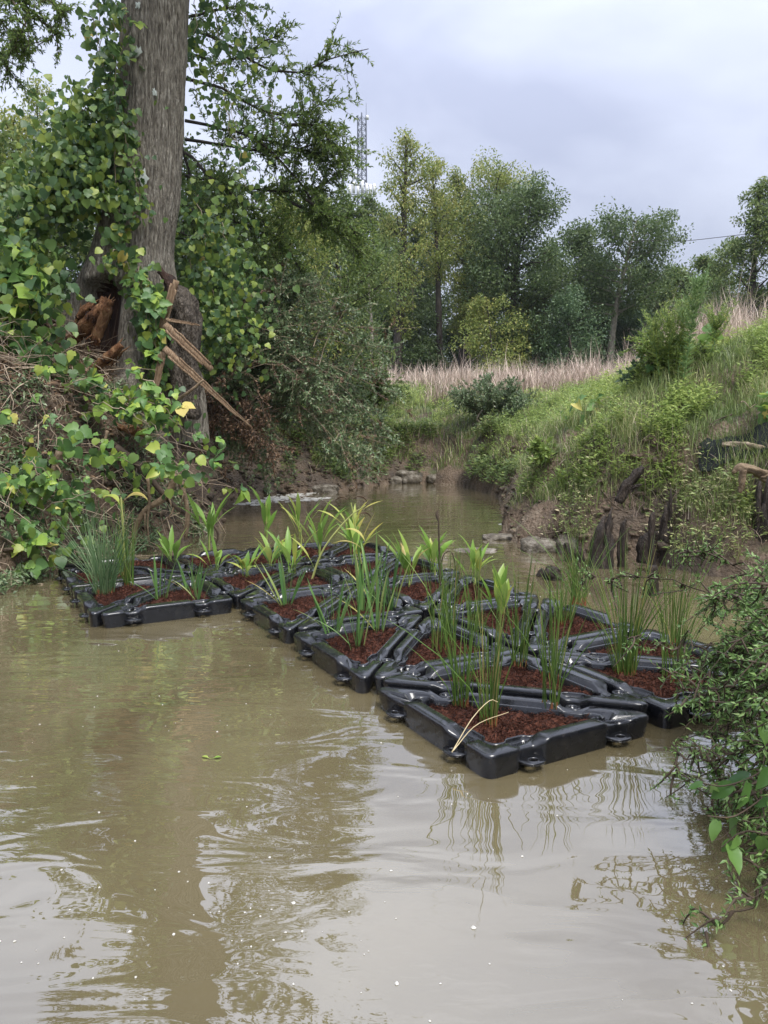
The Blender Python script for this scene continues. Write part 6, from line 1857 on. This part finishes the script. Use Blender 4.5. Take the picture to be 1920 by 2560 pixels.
snag('ragged low stub between the pale rock and the split stump', [([(2.04, 8.2, -0.14), (2, 8.2, 0.06), (1.96, 8.2, 0.2)], (.06, .05, .015), 'stub'), ([(2.11, 8.2, -0.12), (2.12, 8.2, 0.06), (2.1, 8.2, 0.16)], (.05, .04, .015), 'prong')], 24, name='dead_stub')
shard_stump('tall dark stump at the right edge of the bank', [(3.68, 7.4, 0.05)][0], 0.9, 0.14, 56, 8)
snag('peeled orange-grey root crown at the right edge, above the dark stump', [([(3.81, 7.6, 0.96), (3.67, 7.6, 1.03), (3.53, 7.6, 1.06), (3.45, 7.6, 1)], (.04, .04, .035, .015), 'root'), ([(3.51, 7.5, 1.04), (3.5, 7.5, 0.9), (3.49, 7.5, 0.81)], (.03, .03, .015), 'root'), ([(3.95, 7.6, 0.87), (3.83, 7.6, 0.94), (3.72, 7.6, 0.96)], (.06, .06, .03), 'root')], 30, name='root_crown', mat='root')
snag('dark root hollow under the clay in the middle of the right bank', [([(2.7, 7.95, 0.03), (2.72, 7.95, 0.2), (2.77, 7.95, 0.3), (2.86, 7.95, 0.35)], (.05, .06, .05, .02), 'root')], 33, name='dark_root', mat='deadwood')
snag('grey fallen branch lying on the grass at the right edge', [([(3.64, 8.3, 1.26), (3.79, 8.2, 1.25), (3.89, 8, 1.23), (4.13, 7.9, 1.18)], (.025, .035, .035, .04), 'log')], 36, name='fallen_branch', mat='twig')
snag('bleached forked twig hanging on the far bank', [([(2.35, 18.2, 1.18), (2.29, 18.2, 1.39), (2.18, 18.2, 1.5), (2.31, 18.2, 1.72)], (.03, .025, .02, .01), 'twig')], 39, name='bleached_twig', mat='rock')
# thin roots hanging on the right clay
mb = MB()
for k in range(120):
    xx = g.uniform(1.9, 4.4); yy = g.uniform(7.6, 9.4)
    zz = gz(xx, yy)
    if zz < .2: continue
    p = np.array([xx, yy - .04, zz + .03]); e_ = p + np.array([g.normal(0, .25), -g.uniform(.1, .3), -g.uniform(.1, .5)])
    e_[2] = max(e_[2], .0)
    V, F = tube(curve_pts([p, (p + e_) / 2 + g.normal(0, .06, 3), e_], 7), np.linspace(g.uniform(.004, .012), .002, 7), 4); mb.add(V, F)
o = mb.build('hanging_roots', M['twig_dark']); tag(o, 'thin dark roots hanging over the right clay bank', 'roots', kind='stuff')
# black erosion fabric on the right bank
nx_, ny_ = 34, 22
gx_, gy_ = np.meshgrid(np.linspace(0, 1, nx_), np.linspace(0, 1, ny_))
gx_, gy_ = 3.42 + .85 * gx_ + .05 * gy_, 8.30 - .60 * gx_ + .20 * gy_
gzv = ground_z(gx_.ravel(), gy_.ravel()).reshape(gx_.shape)
for _ in range(3):
    gzv[1:-1, 1:-1] = (gzv[:-2, 1:-1] + gzv[2:, 1:-1] + gzv[1:-1, :-2] + gzv[1:-1, 2:]) / 4
gzv += .07 + .05 * fbm(gx_ * 5, gy_ * 5, 3, 3)
Vf = np.stack([gx_ + .05 * fbm(gx_ * 4, gy_ * 4, 2, 6), gy_ + .1 * fbm(gx_ * 3, gy_ * 3, 2, 8), gzv], -1).reshape(-1, 3)
ii = np.arange(nx_ - 1)[None] + (np.arange(ny_ - 1) * nx_)[:, None]
fabric_top = np.stack([ii, ii + 1, ii + 1 + nx_, ii + nx_], -1).reshape(-1, 4)
mb = MB(); mb.add(Vf, fabric_top); mb.add(Vf - np.array([0, 0, .008]), fabric_top[:, ::-1])
o = mb.build('erosion_fabric', M['fabric']); tag(o, 'black erosion-control netting draped over the right bank top', 'netting')

# ------------------------------------------------------------------ rocks
def rock(label, c, rad, seed, group='rocks at the water edge', rz=0.0):
    g = np.random.default_rng(seed)
    nu, nv = 28, 16
    u = np.arange(nu) / nu * 2 * np.pi; v = np.linspace(.02, np.pi - .02, nv)
    U, Vv = np.meshgrid(u, v)
    sx = lambda t: np.sign(t) * np.abs(t) ** .72
    D = np.stack([sx(np.cos(U)) * sx(np.sin(Vv)), sx(np.sin(U)) * sx(np.sin(Vv)), sx(np.cos(Vv))], -1)
    n_ = 1 + .34 * fbm(D[..., 0] * 1.8 + seed, D[..., 1] * 1.8 + D[..., 2] * 1.3, 4, seed) + .10 * np.round(fbm(D[..., 0] * 3 + seed, D[..., 2] * 5, 2, seed) * 4) / 4
    Vr = (D * n_[..., None] * np.array(rad)).reshape(-1, 3)
    c_, s_ = math.cos(rz), math.sin(rz)
    Vr = np.stack([Vr[:, 0] * c_ - Vr[:, 1] * s_, Vr[:, 0] * s_ + Vr[:, 1] * c_, Vr[:, 2]], 1)
    i = np.arange(nu); j = (i + 1) % nu
    Fr = np.concatenate([np.stack([r * nu + i, r * nu + nu + i, r * nu + nu + j, r * nu + j], 1) for r in range(nv - 1)])
    o = link('rock', mesh_np('rock', Vr, [Fr]), M['rock'])
    o.location = c
    tag(o, label, 'rock', group)
rock('pale flat rock in the shallows, farther of the two', (1.50, 9.75, .01), (.24, .13, .045), 1, rz=.2)
rock('flat rock in the shallows nearest the raft, barely above water', (1.10, 8.85, -.02), (.27, .13, .04), 2, rz=-.1)
rock('brown layered boulder at the foot of the right bank', (1.82, 8.92, .03), (.22, .2, .12), 3)
rock('small rock right of the layered boulder', (2.12, 8.72, .05), (.15, .14, .14), 4)
rock('grey slab at the far waterline, left of the hollow', (.62, 18.25, .12), (.36, .22, .16), 5, rz=.5)
rock('small pale stone at the far waterline', (.28, 18.0, .05), (.16, .13, .12), 6)
rock('dark stone at the foot of the gravel bank in the inlet', (-1.25, 15.9, .03), (.30, .18, .12), 7)
rock('pale stone on the far bank right of the grey slab', (1.15, 18.1, .1), (.14, .12, .1), 8)

# ------------------------------------------------------------------ trailing bush at the right foreground
tb = empty('trailing_bush', (2.45, 3.1, .35), 'trailing narrow-leaved bush hanging over the water at the right edge', 'bush')
TO = np.array([2.45, 3.1, .35])
g = np.random.default_rng(91)
mb = MB(); lf = MB()
for k in range(84):
    s_ = TO + np.array([g.uniform(-.1, .3), g.uniform(-.7, .8), g.uniform(-.1, .3)])
    e_ = np.array([g.uniform(1.12, 1.75), g.uniform(2.35, 3.75), 0])
    e_[0] = max(e_[0], .415 * e_[1] + .05 + abs(g.normal(0, .12)))
    e_[2] = abs(g.normal(.32, .26)) + .02
    m_ = (s_ + e_) / 2 + np.array([g.normal(.05, .1), g.normal(0, .12), g.uniform(.15, .50)])
    leafy_branch(mb, lf, np.array([s_, m_, e_]) - TO, .005, g, 32, .17, .030, .0095, per=24, up=-.1)
for k in range(15):      # low sprays trailing on the water nearer the camera
    y_ = g.uniform(2.05, 2.75)
    e_ = np.array([.435 * y_ + abs(g.normal(0, .10)) + .03, y_, g.uniform(.01, .30)])
    s_ = np.array([2.35, y_ + g.uniform(.1, .7), g.uniform(.2, .5)])
    m_ = (s_ + e_) / 2 + np.array([.05, 0, g.uniform(.05, .2)])
    leafy_branch(mb, lf, np.array([s_, m_, e_]) - TO, .004, g, 24, .14, .027, .0085, per=18, up=-.3)
for pth in ([(1.94, 3.6, 0.56), (1.62, 3.6, 0.69), (1.33, 3.6, 0.8), (1.1, 3.6, 0.82), (1.02, 3.6, 0.81)], [(1.86, 3.4, 0.72), (1.65, 3.4, 0.87), (1.48, 3.4, 0.93), (1.39, 3.4, 0.9)], [(1.83, 3.3, 0.49), (1.58, 3.3, 0.54), (1.35, 3.3, 0.55), (1.17, 3.3, 0.54)], [(1.67, 3, 0.47), (1.48, 3, 0.49), (1.29, 3, 0.46), (1.14, 3, 0.43)], [(1.57, 2.8, 0.29), (1.36, 2.8, 0.33), (1.18, 2.8, 0.3), (1.08, 2.8, 0.23)]):
    leafy_branch(mb, lf, np.array(pth) - TO, .004, g, 26, .10, .024, .007, per=12)
mb.build('stems', M['twig_dark'], tb); lf.build('foliage', M['bush'], tb, kind='stuff', smooth=False)
gb_st = [[(1.44, 2.45, 0.48), (1.32, 2.45, 0.41), (1.23, 2.45, 0.35), (1.14, 2.45, 0.32), (1.07, 2.45, 0.33)], [(1.39, 2.4, 0.31), (1.27, 2.4, 0.31), (1.16, 2.4, 0.24), (1.07, 2.4, 0.24)], [(1.37, 2.35, 0.18), (1.25, 2.35, 0.21), (1.16, 2.35, 0.21), (1.1, 2.35, 0.16)], [(1.45, 2.5, 0.72), (1.36, 2.5, 0.67), (1.28, 2.5, 0.6), (1.27, 2.5, 0.52)]]
KLg = []
for k in KL[:1] + KL[3:]:
    c = k.copy(); c.materials.clear(); c.materials.append(M['greenbrier']); KLg.append(c)
    for vv in c.vertices:
        vv.co.x *= .56
gv = empty('greenbrier_vine', gb_st[0][0], 'greenbrier vine with glossy pointed leaves drooping over the water at the right', 'vine')
org = np.array(gb_st[0][0])
mb = MB()
for s in gb_st:
    P = curve_pts(np.array(s), 20)
    V, F = tube(P - org, np.linspace(.004, .002, 20), 5); mb.add(V, F)
    for q in range(8):
        f = (q + g.uniform(.1, .9)) / 8 * 18.9; i = int(f)
        p = P[i]
        d = unit(np.array([g.normal(-.3, .6), g.normal(0, .5), -g.uniform(.2, .9)]))
        put_leaf(gv, org, p + d * .015, d, unit(np.array([g.normal(0, .4), -.5, .7]) + g.normal(0, .25, 3)), g.uniform(.05, .10), KLg[q % 2])
mb.build('stem', M['twig_dark'], gv)

# ------------------------------------------------------------------ small things afloat
g = np.random.default_rng(101)
mb = MB()
N = 300
y = 1.8 * (14 / 1.8) ** g.uniform(0, 1, N); x = g.uniform(-.52, .5, N) * y
for q in range(N // 2):           # half of them gather in loose drifts
    c_ = q % 14
    x[q] = x[N - 1 - c_] + g.normal(0, .16) * (1 + y[N - 1 - c_] * .1); y[q] = y[N - 1 - c_] + g.normal(0, .10) * (1 + y[N - 1 - c_] * .15)
ok = sdf(x, y) < -.08
for a_, b_ in zip(x[ok], y[ok]):
    # keep clear of the raft
    q = np.linalg.solve(np.stack([E1, E2], 1), np.array([a_, b_]) - RA)
    if -4.05 < q[0] < 1.05 and -.05 < q[1] < 2.05 or (-4.05 < q[0] < -1.95 and -1.05 < q[1] < .05): continue
    r_ = g.uniform(.0015, .0048) * (1 if g.random() < .93 else 1.7)
    s = 7; th = np.arange(s) / s * 2 * np.pi + g.uniform(0, 1)
    rr = r_ * g.uniform(.7, 1.3, s)
    O = np.stack([a_ + np.cos(th) * rr, b_ + np.sin(th) * rr, np.full(s, .001)], 1)
    I_ = np.stack([a_ + np.cos(th) * rr * .6, b_ + np.sin(th) * rr * .6, np.full(s, .001 + r_ * .5)], 1)
    Fv = [(j, (j + 1) % s, s + (j + 1) % s, s + j) for j in range(s)]
    mb.add(np.vstack([O, I_]), np.array(Fv)); mb.f.append(np.array([[mb.n - s + j for j in range(s)]]))
o = mb.build('foam_flecks', M['foam']); tag(o, 'small white bubbles and flecks drifting on the brown water', 'foam', kind='stuff')
mb = MB()
for cpt, n, sx_, sy_ in (([(-0.74, 17.53, 0), (-1.37, 16.19, -0), (-1.96, 14.79, 0), (-2.47, 13.6, 0)], 520, .16, .09), ([(-1.16, 14.79, 0), (-1.63, 14.21, 0)], 110, .16, .07), ([(1.98, 11.2, 0), (1.73, 10.95, 0)], 9, .08, .08)):
    P = curve_pts(np.array(cpt), 40)
    for k in range(n):
        c = P[g.integers(0, 40)] + np.array([g.normal(0, sx_), g.normal(0, sy_), 0])
        r_ = g.uniform(.008, .034); s = 8
        th = np.arange(s) / s * 2 * np.pi
        rr = r_ * g.uniform(.6, 1.3, s)
        O = np.stack([c[0] + np.cos(th) * rr * 1.6, c[1] + np.sin(th) * rr * .8, np.full(s, .002)], 1)
        I_ = np.stack([c[0] + np.cos(th) * rr, c[1] + np.sin(th) * rr * .5, np.full(s, .002 + r_ * .18)], 1)
        mb.add(np.vstack([O, I_]), np.array([(j, (j + 1) % s, s + (j + 1) % s, s + j) for j in range(s)])); mb.f.append(np.array([[mb.n - s + j for j in range(s)]]))
o = mb.build('foam_line', M['foam']); tag(o, 'white foam line on the riffle under the privet shrub', 'foam', kind='stuff')
# a leaf and a twig afloat
P = [(-0.79, 3.34, 0)][0]
t = empty('floating_leaf', (P[0], P[1], .004), 'small green leaf curled on the brown water left of the raft corner', 'leaf')
for k in range(2):
    mb = MB(); ribbon(mb, (0, 0, 0), .3 + 2.4 * k, 1.45, .05, .02, bend=.2, shape='lance', seg=6, fold=.2); mb.build('leaf', M['canna'], t)
P = np.array([(1.34, 2.81, 0), (1.37, 2.75, 0), (1.41, 2.68, 0), (1.46, 2.62, -0)])
P[:, 2] = .006
t = empty('floating_sprig', tuple(P[0]), 'thin green sprig lying on the water near the lower right corner', 'sprig')
mb = MB(); V, F = tube(curve_pts(P - P[0], 10), np.linspace(.003, .0018, 10), 5); mb.add(V, F, .9); mb.build('stem', M['cannastem'], t)
for k in range(5):
    q = curve_pts(P - P[0], 6)[k]; mb = MB(); ribbon(mb, q, .4 + (k % 2) * 2.2, 1.35, .07, .012, bend=.2, shape='lance', seg=6); mb.build('leaf', M['canna'], t)

# ------------------------------------------------------------------ damp air between the camera and the wood
hz_v = np.array([(x, y, z) for x in (-420, 420) for y in (-60, 760) for z in (-4, 75)], float)
hz_f = np.array([(0, 1, 3, 2), (4, 6, 7, 5), (0, 4, 5, 1), (2, 3, 7, 6), (0, 2, 6, 4), (1, 5, 7, 3)])
m_, N_, L_ = new_mat('damp_air')
o_ = N_.new('ShaderNodeOutputMaterial')
v_ = N_.new('ShaderNodeVolumePrincipled')
v_.inputs['Color'].default_value = (0.90, 0.93, 1.0, 1)
v_.inputs['Density'].default_value = 0.0003
v_.inputs['Anisotropy'].default_value = 0.2
L_.new(v_.outputs[0], o_.inputs['Volume'])
hz = link('haze', mesh_np('haze', hz_v, [hz_f], smooth=False), m_, kind='stuff')
tag(hz, 'thin damp haze in the air over the creek and field', 'haze')
